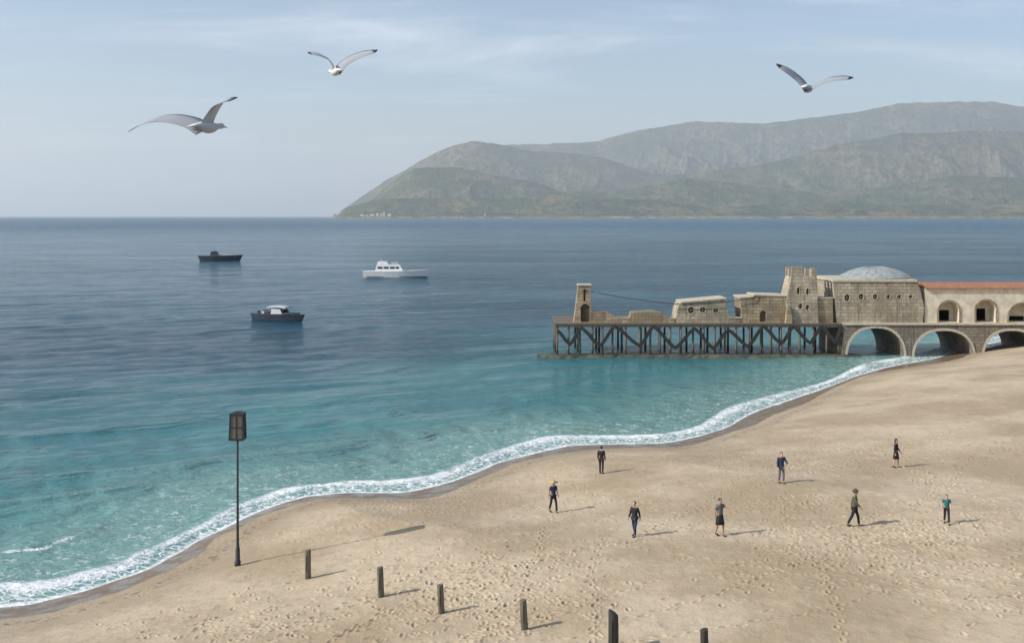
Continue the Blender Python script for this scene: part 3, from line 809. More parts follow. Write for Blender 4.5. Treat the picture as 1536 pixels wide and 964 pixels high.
# hall
hl, hw = poly_thing('plain_hall', 'long plain sandstone hall with a stepped parapet left of the square keep', 'building',
           [(1113, 477), (1110.5, 447), (1130, 446), (1131, 443), (1178, 444.5), (1181, 448)], 4.6, 'stone', coping=False)
mb = MB()
mb.prism([(X_(1109.5), Z_(447.2)), (X_(1130.2), Z_(446.2)), (X_(1130.2), Z_(444.4)), (X_(1109.5), Z_(445.4))], YF - .1, YF + 4.7)
mb.prism([(X_(1130.4), Z_(443.2)), (X_(1178.5), Z_(444.7)), (X_(1178.5), Z_(442.9)), (X_(1130.4), Z_(441.4))], YF - .1, YF + 4.7)
part(mb, 'coping', M['trim'], hl)
Lh = Vector(hl.location)
cut(hw, [lambda m_: arch_op(X_(1140) - Lh.x, X_(1149) - Lh.x, .15, Z_(466) - Lh.z, -3.5, -1.9)(m_)])
mb = MB(); arch_op(X_(1140) + .03, X_(1149) - .03, DZ + .15, Z_(466) - .03, YF + .22, YF + .3)(mb); part(mb, 'door', M['door'], hl)

# square keep with broken battlements
kp = empty('square_keep', (X_(1205), YF + 1.8, DZ)); tag(kp, 'tall square stone tower with broken battlements and four dark windows', 'tower')
kd = 4.2; y0 = YF - .4; y1 = y0 + kd
prm = [(1183.5, 485, 1226.5), (1178.5, 450, 1225.5), (1187, 411, 1225)]
secs = [(X_(1181), X_(1226.5), DZ, 0), (X_(1178.5), X_(1225.8), Z_(452), .05), (X_(1187), X_(1225), Z_(415), .35)]
mb = MB()
mb.loft([[(a_, y0 + i_, z_), (b_, y0 + i_, z_), (b_, y1 - i_, z_), (a_, y1 - i_, z_)] for a_, b_, z_, i_ in secs], smooth=False)
kw = part(mb, 'wall', M['stone_pale'], kp)
zt = Z_(415) - .02; T = .5; xl, xr = X_(1187), X_(1225); ya, yb = y0 + .35, y1 - .35
for P_, u0, u1 in (([(xl, zt), (xl, Z_(401)), (X_(1203.5), Z_(399.5)), (X_(1204), zt)], ya, ya + T),
                   ([(X_(1217.5), zt), (X_(1217.5), Z_(403)), (X_(1220), Z_(401.5)), (xr, Z_(403.5)), (xr, zt)], ya, ya + T),
                   ([(xl, zt), (xl, Z_(402)), (X_(1199), Z_(402)), (X_(1200), zt)], yb - T, yb),
                   ([(X_(1216), zt), (X_(1216), Z_(403)), (xr, Z_(404)), (xr, zt)], yb - T, yb)):
    part(MB().prism(P_, u0, u1), 'battlement', M['stone_pale'], kp)
for xx in (xl, xr - T):
    part(MB().box((xx + T / 2, (ya + yb) / 2, zt + .55), (T, .9, 1.1)), 'battlement', M['stone_pale'], kp)
Lk = Vector(kp.location)
kwin = [(1196.5, 436, .24, .55), (1210.5, 437, .22, .5), (1199.5, 459, .30, .42), (1210, 460.5, .28, .38)]
cut(kw, [(lambda m_, w_=w_: disc(X_(w_[0]) - Lk.x, Z_(w_[1]) - Lk.z, w_[2], w_[3], -4, -1.2, 14)(m_)) for w_ in kwin])
for w_ in kwin:
    ins = .30 * (Z_(w_[1]) - Z_(452)) / (Z_(411) - Z_(452)) if w_[1] < 452 else 0.03
    porthole(kp, X_(w_[0]), Z_(w_[1]), w_[2], w_[3], y0 + ins + .05, .5)
mb = MB(); mb.prism([(X_(1176.5), DZ), (X_(1179.5), Z_(457)), (X_(1181.5), Z_(457)), (X_(1185.5), Z_(470)), (X_(1186), DZ)], y0 - .5, y0 + .3); part(mb, 'buttress', M['stone'], kp)

poly_thing('curtain_wall', 'short plain stone wall joining the square keep to the domed hall', 'wall', [(1227, 447.5), (1249.5, 447.5)], 2.0, 'stone')

# domed hall
dh = empty('domed_hall', (X_(1314), YF + 5.5, DZ)); tag(dh, 'broad pale hall with a shallow grey dome and six round windows', 'building')
mb = MB(); ds = 11.0
secs = [(X_(1256), X_(1384), DZ, 0), (X_(1253.5), X_(1386.5), Z_(462), 0), (X_(1250.5), X_(1380), Z_(432), .0), (X_(1250), X_(1374), Z_(423), .0)]
mb.loft([[(a_, YF, z_), (b_, YF, z_), (b_, YF + ds, z_), (a_, YF + ds, z_)] for a_, b_, z_, i_ in secs], smooth=False)
dw = part(mb, 'wall', M['stone_pale'], dh)
Ld = Vector(dh.location)
dwin = [(1270.5, 446.5, .40, .52), (1291.5, 445, .38, .44), (1312.5, 445, .34, .40), (1332, 445, .29, .33), (1348.5, 445, .31, .31), (1365.5, 445, .29, .29)]
cut(dw, [(lambda m_, w_=w_: disc(X_(w_[0]) - Ld.x, Z_(w_[1]) - Ld.z, w_[2], w_[3], -7, -4.8)(m_)) for w_ in dwin])
for w_ in dwin: porthole(dh, X_(w_[0]), Z_(w_[1]), w_[2], w_[3], YF)
mb = MB(); mb.box(((X_(1250) + X_(1374)) / 2, YF + ds / 2, Z_(421)), (X_(1374) - X_(1250) + .3, ds + .3, .36)); part(mb, 'cornice', M['trim'], dh, .04)
yc = YF + 5.5; Dz = Z_(421) + .17; rad = 51.5 / FPX * yc; hd = pz2(399.5, yc) - Dz
Rs = (rad * rad + hd * hd) / (2 * hd); am = math.asin(rad / Rs)
pr = [(rad + .12, 0), (rad + .12, .16)] + [(Rs * math.sin(am * (1 - k / 12)), .17 + (hd - .17) * (Rs * math.cos(am * (1 - k / 12)) - (Rs - hd)) / hd) for k in range(12)] + [(.12, hd)]
dm = part(MB().lathe(pr, (px2(1312.5, yc), yc, Dz), 40), 'dome', M['dome'], dh)
mb = MB()
for k in range(20):
    a_ = 2 * math.pi * k / 20
    mb.tube([(px2(1312.5, yc) + r_ * math.cos(a_) , yc + r_ * math.sin(a_), Dz + z_) for r_, z_ in pr[2:-1:2]], .045, 5)
rb = mb.build('rib', M['dome']); rb.data.transform(Matrix.Translation(-Vector(dh.location))); rb.parent = dm
# arcaded range running to the land
ar = empty('arcaded_range', (X_(1560), YF + 3.5, DZ)); tag(ar, 'long low plastered range with arched openings and a tiled roof by the land', 'building')
xa, xb = X_(1388), X_(2050); zt = Z_(433); AR = 5.0
mb = MB(); mb.box(((xa + xb) / 2, YF + .2 + AR / 2, (DZ + zt) / 2), (xb - xa, AR, zt - DZ)); aw = part(mb, 'wall', M['plaster'], ar)
La = Vector(ar.location)
ops = [(1409, 1440, 452.5), (1465, 1495, 450.5), (1514, 1556, 456)] + [(1580 + 58 * k, 1612 + 58 * k, 453) for k in range(7)]
cut(aw, [(lambda m_, p_=p_: arch_op(X_(p_[0]) - La.x, X_(p_[1]) - La.x, -.2 + .25, Z_(p_[2]) - La.z, -5, -1.2)(m_)) for p_ in ops])
for p_ in ops:
    mb = MB(); x0, x1 = X_(p_[0]), X_(p_[1]); r_ = (x1 - x0) / 2; zs = Z_(p_[2]) - r_; c_ = (x0 + x1) / 2
    for k in range(12):
        a_, b_ = math.pi * k / 12, math.pi * (k + 1) / 12
        mb.prism([(c_ + q_ * math.cos(t), zs + q_ * math.sin(t)) for q_, t in ((r_, a_), (r_, b_), (r_ + .26, b_), (r_ + .26, a_))], YF + .12, YF + .3)
    for sgn, xx in ((-1, x0), (1, x1)): mb.box((xx + sgn * .13, YF + .21, (DZ + zs) / 2), (.26, .18, zs - DZ))
    f = part(mb, 'arch_frame', M['stone'], ar)
    mb = MB(); mb.box((c_, YF + 2.34, (DZ + zs) / 2 + .1), (r_ * 1.1, .08, zs - DZ)); g = mb.build('inner_door', M['door']); g.data.transform(Matrix.Translation(-La)); g.parent = f
mb = MB()
ridge = pz2(423, YF + .2 + AR / 2) - .1
P = [(YF - .15, zt + .03), (YF + .2 + AR / 2, ridge), (YF + AR + .55, zt + .03), (YF + AR + .55, zt - .1), (YF - .15, zt - .1)]
mb.loft([[(xx, y_, z_) for y_, z_ in P] for xx in (xa, xb)], smooth=False)
# thin roof shell sits on the wall head: lift 3 mm
for v in mb.bm.verts: v.co.z += .103
part(mb, 'roof', M['tiles'], ar)
# ---------------------------------------------------------------- boats
def hull_mesh(L, B, H, keel=.4, flare=.8, sheer=.35, n=20, stern=.75, bow=.10, aft=.01):
    rings = []
    for i in range(n + 1):
        t = i / n; x = -L / 2 + L * t
        bw = B / 2 * (stern + (1 - stern) * min(1, t / .35)) * (1 - max(0, (t - .45) / .55) ** 2.3) + .02
        top = H * (1 + sheer * max(0, t - .3) ** 1.6)
        wl_ = bw * (flare - .25 * max(0, t - .6))
        xo = (max(0, t - .7) / .3) ** 1.5 * -bow * L + max(0, .12 - t) / .12 * aft * L
        rings.append([(x, -bw, top), (x + xo * .5, -wl_, .0), (x + xo, -wl_ * .45, -keel), (x + xo, wl_ * .45, -keel), (x + xo * .5, wl_, .0), (x, bw, top)])
    return MB().loft(rings, smooth=False)
def cabin(mb, x0, x1, w_, z0, z1, rf=.35, rb=.15):
    mb.loft([[(x0, s_ * w_ / 2, z0), (x0 + rb, s_ * w_ / 2 * .86, z1), (x1 - rf, s_ * w_ / 2 * .86, z1), (x1, s_ * w_ / 2, z0)] for s_ in (-1, 1)], smooth=False)
    return mb

# low dark launch, the farthest
Yb = CAMZ * FPX / (391 - HY); Sb = Yb / FPX
b1 = empty('low_launch', (px2(331, Yb), Yb, 0), R(5)); tag(b1, 'long low dark launch with a small rounded cabin, farthest out', 'boat')
hull_mesh(66 * Sb, 4.4, 2.3, .6, .8, .22, stern=.45, bow=.14, aft=.09).build('hull', M['boat_dark'], b1)
mb = MB(); mb.box((.2, 0, 2.33), (13.5, 2.9, .12)); mb.build('deck', M['boat_deck'], b1)
mb = MB()
for k in range(7): mb.tube([(1.2 + k * 1.05, -1.75 + .16 * max(0, k - 2), 2.3), (1.2 + k * 1.05, -1.75 + .16 * max(0, k - 2), 3.1)], .03, 5)
mb.tube([(1.2 + k * 1.05, -1.75 + .16 * max(0, k - 2), 3.1) for k in range(7)], .035, 5); mb.build('rail', M['steel'], b1)
for xx in (-3.6, -2.2): MB().box((xx, -1.24, 3.5), (.8, .05, .5), m=Matrix.Rotation(R(-5), 3, 'X')).build('window', M['glass'], b1)
mb = cabin(MB(), -4.6, -0.6, 2.6, 2.4, 4.3, .9, .7); mb.build('cabin', M['boat_dark'], b1)
mb = MB(); mb.box((3.3, 0, 2.75), (4.6, 2.2, .7), taper=.85); mb.build('hatch', M['canvas'], b1)
MB().tube([(-2.6, 0, 4.3), (-2.6, 0, 6.4)], .06, 6).build('mast', M['iron'], b1)

# white motor yacht
Yb = CAMZ * FPX / (416 - HY); Sb = Yb / FPX
b2_ = empty('motor_yacht', (px2(595, Yb), Yb, 0), R(2)); tag(b2_, 'white motor yacht with two-humped cabin, rightmost boat on the bay', 'boat')
hull_mesh(100 * Sb, 4.8, 2.1, .7, .82, .35, stern=.85, bow=.07).build('hull', M['white'], b2_)
mb = MB(); mb.box((0.2, 0, .35), (19.6, 4.05, .16)); mb.build('boot_stripe', M['boat_dark'], b2_)
cb2 = cabin(MB(), -6.9, 2.2, 3.6, 2.1, 4.2, 1.1, .5); cab_o = cb2.build('cabin', M['white'], b2_)
for sx in (-1,):
    for xx, ww in ((-5.3, 1.5), (-3.3, 1.5), (-1.3, 1.5), (.3, .9)):
        MB().box((xx, -1.73, 3.25), (ww, .06, .62), m=Matrix.Rotation(R(-7), 3, 'X')).build('window', M['glass'], cab_o)
mb = MB(); mb.box((1.55, 0, 3.35), (.05, 2.5, .85), m=Matrix.Rotation(R(-27), 3, 'Y')); mb.build('windscreen', M['glass'], cab_o)
cabin(MB(), -6.3, -2.6, 2.9, 4.22, 5.2, .7, .3).build('flybridge', M['white'], b2_)
cabin(MB(), -1.9, 1.0, 2.6, 4.22, 4.95, .6, .3).build('skylight', M['canvas'], b2_)
mb = MB()
for k in range(9):
    xx = 3.2 + k * .75; mb.tube([(xx, -1.9 + .19 * max(0, k - 2), 2.2), (xx, -1.9 + .19 * max(0, k - 2), 3.0)], .025, 5)
mb.tube([(3.2 + k * .75, -1.9 + .19 * max(0, k - 2), 3.0) for k in range(9)], .03, 5); mb.build('rail', M['steel'], b2_)
MB().tube([(-4.8, 0, 5.2), (-5.2, 0, 6.0)], .06, 6).build('mast', M['white'], b2_)

# small dark motorboat with canopy, the nearest
Yb = CAMZ * FPX / (480 - HY); Sb = Yb / FPX
b3 = empty('canopied_motorboat', (px2(419, Yb), Yb, 0), R(-30)); tag(b3, 'small dark motorboat under a pale rounded canopy, nearest boat', 'boat')
hull_mesh(94 * Sb / math.cos(R(24)) * .97, 3.7, 1.15, .5, .8, .4, stern=.6, bow=.11, aft=.04).build('hull', M['boat_dark'], b3)
mb = MB(); mb.box((-.2, 0, 1.05), (6.6, 2.2, .1)); mb.build('deck', M['boat_deck'], b3)
mb = MB(); mb.tube([(-4.9, -.9, 1.17), (-3.3, -1.6, 1.17), (-.8, -1.85, 1.17), (.8, -1.75, 1.22), (2.6, -1.4, 1.32), (4.2, -.75, 1.46), (5.1, 0, 1.56), (4.2, .75, 1.46), (2.6, 1.4, 1.32), (.8, 1.75, 1.22), (-.8, 1.85, 1.17), (-3.3, 1.6, 1.17), (-4.9, .9, 1.17)], .11, 8); mb.build('rub_rail', M['rubber'], b3)
MB().box((3.0, 0, 1.28), (2.2, 1.5, .16), taper=.8).build('foredeck', M['white'], b3)
mb = cabin(MB(), -1.1, 1.9, 2.5, 1.1, 2.2, .8, .1); cc = mb.build('cabin', M['canvas'], b3)
MB().box((1.42, 0, 1.75), (.05, 2.0, .7), m=Matrix.Rotation(R(-33), 3, 'Y')).build('windscreen', M['glass'], cc)
mb = MB(); rings = []
for k in range(9):
    t = -1 + k / 4; x = .15 + t * 2.3
    rings.append([(x, s_ * 1.25, 2.62 - .25 * t * t + .28 * (1 - (s_) ** 2)) for s_ in (-1, -.6, -.2, .2, .6, 1)] + [(x, s_ * 1.25, 2.56 - .25 * t * t + .24 * (1 - s_ ** 2)) for s_ in (1, .6, .2, -.2, -.6, -1)])
mb.loft(rings).build('canopy', M['canvas'], b3)
mb = MB()
for xx in (-1.7, 1.9):
    for yy in (-1.15, 1.15): MB().tube([(xx, yy, 1.1), (xx, yy * .97, 2.45)], .03, 6).build('canopy_pole', M['steel'], b3)
mb = MB(); mb.box((-5.25, 0, 1.2), (.5, .5, .9), taper=.8); mb.box((-5.25, 0, .3), (.2, .18, 1.2)); mb.build('outboard_motor', M['iron'], b3)
mb = MB(); mb.box((-3.3, 0, 1.4), (.6, 2.0, .5)); mb.box((-3.6, 0, 1.75), (.12, 2.0, .4)); mb.build('bench', M['canvas'], b3)

# ---------------------------------------------------------------- street lamp and posts
gx, gy, gz = ground_hit(356.5, 848)
k_ = gy / FPX
lamp = empty('street_lamp', (gx, gy, gz)); tag(lamp, 'tall thin black lamp post with a square glazed lantern at the beach edge', 'street lamp')
Ht = (848 - 616) * k_; hb = (848 - 659) * k_
mb = MB(); mb.lathe([(.17, -.3), (.17, .25), (.13, .3), (.12, .95), (.085, 1.0), (.07, 1.6), (.05, hb - .15), (.075, hb - .1), (.075, hb - .03), (.05, hb)], n=14); mb.build('pole', M['iron'], lamp)
wb, wt = 10.2 * k_, 9.0 * k_; zb, zt = hb + .02, Ht - .16
M['lampglass'] = mat_plain('smoked lamp glass', (0.11, 0.11, 0.10), 0.18, 0.2)
mb = MB(); g_ = .93
mb.loft([[(sx * wb * g_, sy * wb * g_, zb + .07) for sx, sy in ((-1, -1), (1, -1), (1, 1), (-1, 1))], [(sx * wt * g_, sy * wt * g_, zt) for sx, sy in ((-1, -1), (1, -1), (1, 1), (-1, 1))]], smooth=False)
head = mb.build('lantern', M['lampglass'], lamp)
mb = MB()
for sx, sy in ((-1, -1), (1, -1), (1, 1), (-1, 1)):
    mb.bar((sx * wb, sy * wb, zb), (sx * wt, sy * wt, zt + .02), .055, .055)
for zz, ww in ((zb + .04, wb), (zt, wt), ((zb + zt) / 2, (wb + wt) / 2)):
    th = .10 if zz < zb + .1 else .05
    for a_, b_ in (((-1, -1), (1, -1)), ((1, -1), (1, 1)), ((1, 1), (-1, 1)), ((-1, 1), (-1, -1))):
        mb.bar((a_[0] * ww, a_[1] * ww, zz), (b_[0] * ww, b_[1] * ww, zz), th * .6, th)
for sx, sy in ((0, -1), (0, 1), (1, 0), (-1, 0)): mb.bar((sx * wb, sy * wb, zb), (sx * wt, sy * wt, zt), .03, .03)
fr = mb.build('frame', M['iron'], head)
mb = MB(); mb.loft([[(sx * a_, sy * a_, z_) for sx, sy in ((-1, -1), (1, -1), (1, 1), (-1, 1))] for a_, z_ in ((wt + .05, zt + .01), (wt + .05, zt + .05), (wt * .55, Ht - .05), (.04, Ht))], smooth=False); mb.build('lamp_cap', M['iron'], lamp)

posts = [(462, 824, 867, 9, .5, 'timber', 'leftmost weathered timber post of the row, just right of the lamp post'),
         (571.5, 850, 895, 9.5, 2.5, 'timber', 'second weathered timber post from the left, right of the lamp post'),
         (662, 876, 919, 9.5, 3, 'timber', 'third timber post of the row, leaning slightly on the open sand'),
         (787, 899, 944, 10.5, 3.5, 'timber', 'fourth timber post of the row, leaning most of the grey ones'),
         (920.5, 918, 976, 15, 0, 'post_dark', 'thick black tarred post with slanted top at the bottom edge'),
         (1058, 943, 1002, 12, 1.5, 'post_dark', 'rightmost tarred post of the row, mostly cut off at the bottom edge')]
for i, (px, t_, b_, wd, lean, mt, lab) in enumerate(posts):
    x, y, z = ground_hit(px, b_); k_ = y / FPX; h = (b_ - t_) * k_; r_ = wd * k_ / 2
    rg2 = random.Random(i)
    p = empty('timber_post', (x, y, z)); tag(p, lab, 'post', 'timber posts standing in a row on the sand')
    ln = -math.tan(R(lean)) ; n = 12; rings = []
    for zz in (-.4, 0, .3 * h, .65 * h, h - .04, h):
        rr_ = r_ * (1.04 - .06 * max(zz, 0) / h) * (0.97 if zz == h else 1)
        sl_ = (-.12 * 1 if mt == 'post_dark' and i == 4 else .03)
        rings.append([(ln * zz + rr_ * (1 + .07 * math.sin(3 * a_ + i) + .03 * rg2.uniform(-1, 1)) * math.cos(a_), rr_ * (1 + .05 * math.sin(2 * a_)) * math.sin(a_), zz + (sl_ * math.cos(a_) if zz > h - .1 else 0)) for a_ in [2 * math.pi * q / n for q in range(n)]])
    mb = MB(); mb.loft(rings, smooth=True); mb.build('shaft', M[mt], p)
    # sand blown up round the foot and a weathered check down the side
    mb = MB(); mb.box((-r_ * .35, -r_ * .93, h * .55), (.022, .05, h * .55)); mb.build('split', M['dark'], p)

# ---------------------------------------------------------------- gulls
s = NT('white gull plumage'); M['gw'] = s.fin(s.mix(s.noise(s.obj(), 30, 3), (0.50, 0.50, 0.51), (0.68, 0.68, 0.67)), 0.8)
s = NT('grey wing feathers'); o = s.obj(); wv = s.n('ShaderNodeTexWave', Scale=14.0, Distortion=1.5); s.t.links.new(o, wv.inputs['Vector'])
M['gg'] = s.fin(s.mix(wv.outputs['Fac'], (0.24, 0.26, 0.29), (0.36, 0.38, 0.41)), 0.8)
M['gk'] = mat_plain('black wing tips', (0.03, 0.03, 0.032), 0.7, 0.3, 20)
M['gy'] = mat_plain('yellow beak', (0.62, 0.38, 0.05), 0.5, 0.1)
def gull(lab, px0, py0, span_px, lw, rw, yaw, Ym, body_px):
    """lw, rw: wing spine as (pixel, pixel) points from shoulder to tip"""
    k_ = Ym / FPX
    root = empty('gull', (px2(px0, Ym), Ym, pz2(py0, Ym))); tag(root, lab, 'gull', 'gulls gliding over the bay')
    f = Vector((math.sin(R(yaw)), math.cos(R(yaw)), .0))            # heading
    side = Vector((f.y, -f.x, 0)); up = Vector((0, 0, 1))
    mb = MB(); mb.mi = 0
    Lb = .56
    prof_ = [(-.50, .004, -.02), (-.42, .030, -.012), (-.30, .050, .0), (-.12, .072, -.006), (.05, .080, -.012), (.20, .070, -.004), (.30, .050, .012), (.37, .044, .022), (.44, .042, .026), (.50, .026, .022), (.53, .008, .018)]
    rings = []
    for t, r_, dz in prof_:
        wf_ = 1.9 if t < -.4 else (1.3 if t < -.28 else 1.0)
        hf = .35 if t < -.4 else (.6 if t < -.28 else 1.0)
        r_ *= .82; rings.append([f * (t * Lb * 1.0) + side * (r_ * wf_ * math.cos(a_)) + up * (dz + r_ * hf * math.sin(a_)) for a_ in [2 * math.pi * q / 12 for q in range(12)]])
    mb.loft(rings)
    for wing, sg in ((lw, -1), (rw, 1)):
        P = [Vector(((a_ - px0) * k_, 0, -(b_ - py0) * k_)) for a_, b_ in wing]
        # finer spine
        Q = []
        for i in range(len(P) - 1):
            p0, p1, p2, p3 = P[max(i - 1, 0)], P[i], P[i + 1], P[min(i + 2, len(P) - 1)]
            for t in [q8 / 10 for q8 in range(10)]:
                Q.append(.5 * ((2 * p1) + (p2 - p0) * t + (2 * p0 - 5 * p1 + 4 * p2 - p3) * t * t + (3 * p1 - p0 - 3 * p2 + p3) * t ** 3))
        Q.append(P[-1]); n = len(Q) - 1
        rings = []
        for i, q in enumerate(Q):
            u = i / n
            ch = (.265 - .075 * u) * (1 - max(0, (u - .72) / .28) ** 2.2 * .93)
            fan = (i % 3) / 2.0; ch_t = ch * (1 - (.02 + .09 * u * u) * fan)          # stepped feather ends
            sw = .035 * math.sin(math.pi * min(1, u / .45) * .5) - .17 * max(0, u - .45)      # wrist forward, hand swept back
            ctr = q + f * sw
            tl = .58                                                                       # trailing edge droops: seen as the wing's depth
            cf = f * 1.0
            th = .016 * (1 - u) + .003
            le = ctr + cf * ch * .38; te = ctr - cf * ch_t * .62 - up * ch_t * tl * .8
            mid_ = (le * .62 + te * .38)
            rings.append([le, mid_ + up * th, te + up * .002, te - up * .002, mid_ - up * th * .5])
        nf0 = len(mb.bm.faces)
        mb.mi = 1; mb.loft(rings, smooth=True)
        mb.bm.faces.ensure_lookup_table()
        for fi in range(nf0, len(mb.bm.faces)):
            fc = mb.bm.faces[fi]; j = (fi - nf0) // 5; u = j / n; side_i = (fi - nf0) % 5
            if u > .84: fc.material_index = 2
            elif side_i in (3, 4): fc.material_index = 0
        mb.mi = 0
    bd = mb.build('body', [M['gw'], M['gg'], M['gk']], root)
    for sg in (-1, 1):
        mb = MB(); mb.tube([f * -.05 + side * (sg * .022) - up * .054, f * -.13 + side * (sg * .022) - up * .050, f * -.19 + side * (sg * .024) - up * .038], [.005, .004, .007], 6); mb.build('foot', M['gg'], root)
    mb = MB(); a0 = f * (.535 * Lb * .98) + up * .018
    mb.tube([a0, a0 + f * .035 + up * -.002, a0 + f * .055 - up * .010], [.011, .007, .002], 7); mb.build('beak', M['gy'], root)
    for sg in (-1, 1):
        mb = MB()
        c_ = f * (.46 * Lb) + side * (sg * .019) + up * .034
        mb.lathe([(.001, -.004), (.004, -.002), (.004, .002), (.001, .004)], c_, 8)
        mb.build('eye', M['gk'], root)
gull('large gull gliding low on the left with one long outstretched wing', 309, 190, 162,
     [(309, 188), (290, 177), (262, 170.5), (240, 171), (222, 177), (208, 187), (201, 196)],
     [(309, 188), (312, 175), (319, 160), (330, 149), (345, 145), (362, 147)], 28, 12.4, 0)
gull('small gull with both wings raised, flying highest in the sky', 504, 107, 106,
     [(504, 104), (499, 92), (491, 83), (478, 78), (468, 77), (459, 79.5)],
     [(504, 104), (513, 93), (528, 83), (543, 77), (553, 75), (564, 75)], -32, 18.5, 0)
gull('gull banking on the right above the hills with its left wing tip up', 1211, 132, 116,
     [(1211, 130), (1205, 121), (1197, 113), (1187, 105), (1177, 99), (1166, 96)],
     [(1211, 130), (1225, 123), (1240, 115.5), (1255, 113), (1270, 113.5), (1282, 116.5)], 30, 17.2, 0)
# ---------------------------------------------------------------- people
def skin(verts, edges, rad, root=0, lv=1):
    me = bpy.data.meshes.new('sk'); me.from_pydata([tuple(v) for v in verts], edges, []); me.update()
    o = bpy.data.objects.new('sk', me); COL.objects.link(o)
    m = o.modifiers.new('s', 'SKIN')
    if not me.skin_vertices: me.attributes.new
    for i, v in enumerate(me.skin_vertices[0].data):
        r = rad[i]; v.radius = r if isinstance(r, tuple) else (r, r); v.use_root = (i == root)
    m.use_smooth_shade = True
    sb = o.modifiers.new('u', 'SUBSURF'); sb.levels = lv; sb.render_levels = lv
    dg = bpy.context.evaluated_depsgraph_get(); dg.update()
    new = bpy.data.meshes.new_from_object(o.evaluated_get(dg))
    bpy.data.objects.remove(o); bpy.data.meshes.remove(me)
    return new
def skin_obj(verts, edges, rad, lv=1):
    me = bpy.data.meshes.new('sk'); me.from_pydata([tuple(v) for v in verts], edges, []); me.update()
    o = bpy.data.objects.new('sk', me); COL.objects.link(o)
    o.modifiers.new('s', 'SKIN').use_smooth_shade = True
    if len(me.skin_vertices) == 0:
        dg = bpy.context.evaluated_depsgraph_get(); dg.update()
    if len(me.skin_vertices) == 0:
        bpy.context.view_layer.objects.active = o
        with bpy.context.temp_override(object=o, active_object=o):
            bpy.ops.mesh.customdata_skin_add()
    for i, v in enumerate(me.skin_vertices[0].data):
        r = rad[i]; v.radius = r if isinstance(r, tuple) else (r, r); v.use_root = (i == 0)
    sb = o.modifiers.new('u', 'SUBSURF'); sb.levels = lv; sb.render_levels = lv
    dg = bpy.context.evaluated_depsgraph_get(); dg.update()
    new = bpy.data.meshes.new_from_object(o.evaluated_get(dg))
    bpy.data.objects.remove(o); bpy.data.meshes.remove(me)
    return new
def join_bm(bm, me):
    bm.from_mesh(me); bpy.data.meshes.remove(me)
SKINS = [mat_plain('skin tone %s' % n_, c_, 0.55, 0.08, 12) for n_, c_ in (('fair', (0.50, 0.31, 0.22)), ('tan', (0.36, 0.20, 0.12)), ('deep', (0.16, 0.08, 0.05)))]
HAIR = [mat_plain('hair %s' % n_, c_, 0.7, 0.3, 30) for n_, c_ in (('black', (0.012, 0.01, 0.009)), ('brown', (0.06, 0.035, 0.02)), ('fair', (0.28, 0.19, 0.09)))]
def cloth(name, c): return mat_plain(name, c, 0.9, 0.18, 9, 0, 0.3)
CL = {k_: cloth(k_ + ' cloth', c_) for k_, c_ in dict(black=(0.015, 0.015, 0.018), navy=(0.02, 0.03, 0.07), grey=(0.13, 0.13, 0.14), red=(0.35, 0.03, 0.03), white=(0.62, 0.62, 0.60), olive=(0.07, 0.08, 0.04), blue=(0.05, 0.11, 0.25), straw=(0.45, 0.34, 0.16), brown=(0.09, 0.055, 0.035), teal=(0.02, 0.13, 0.13)).items()}

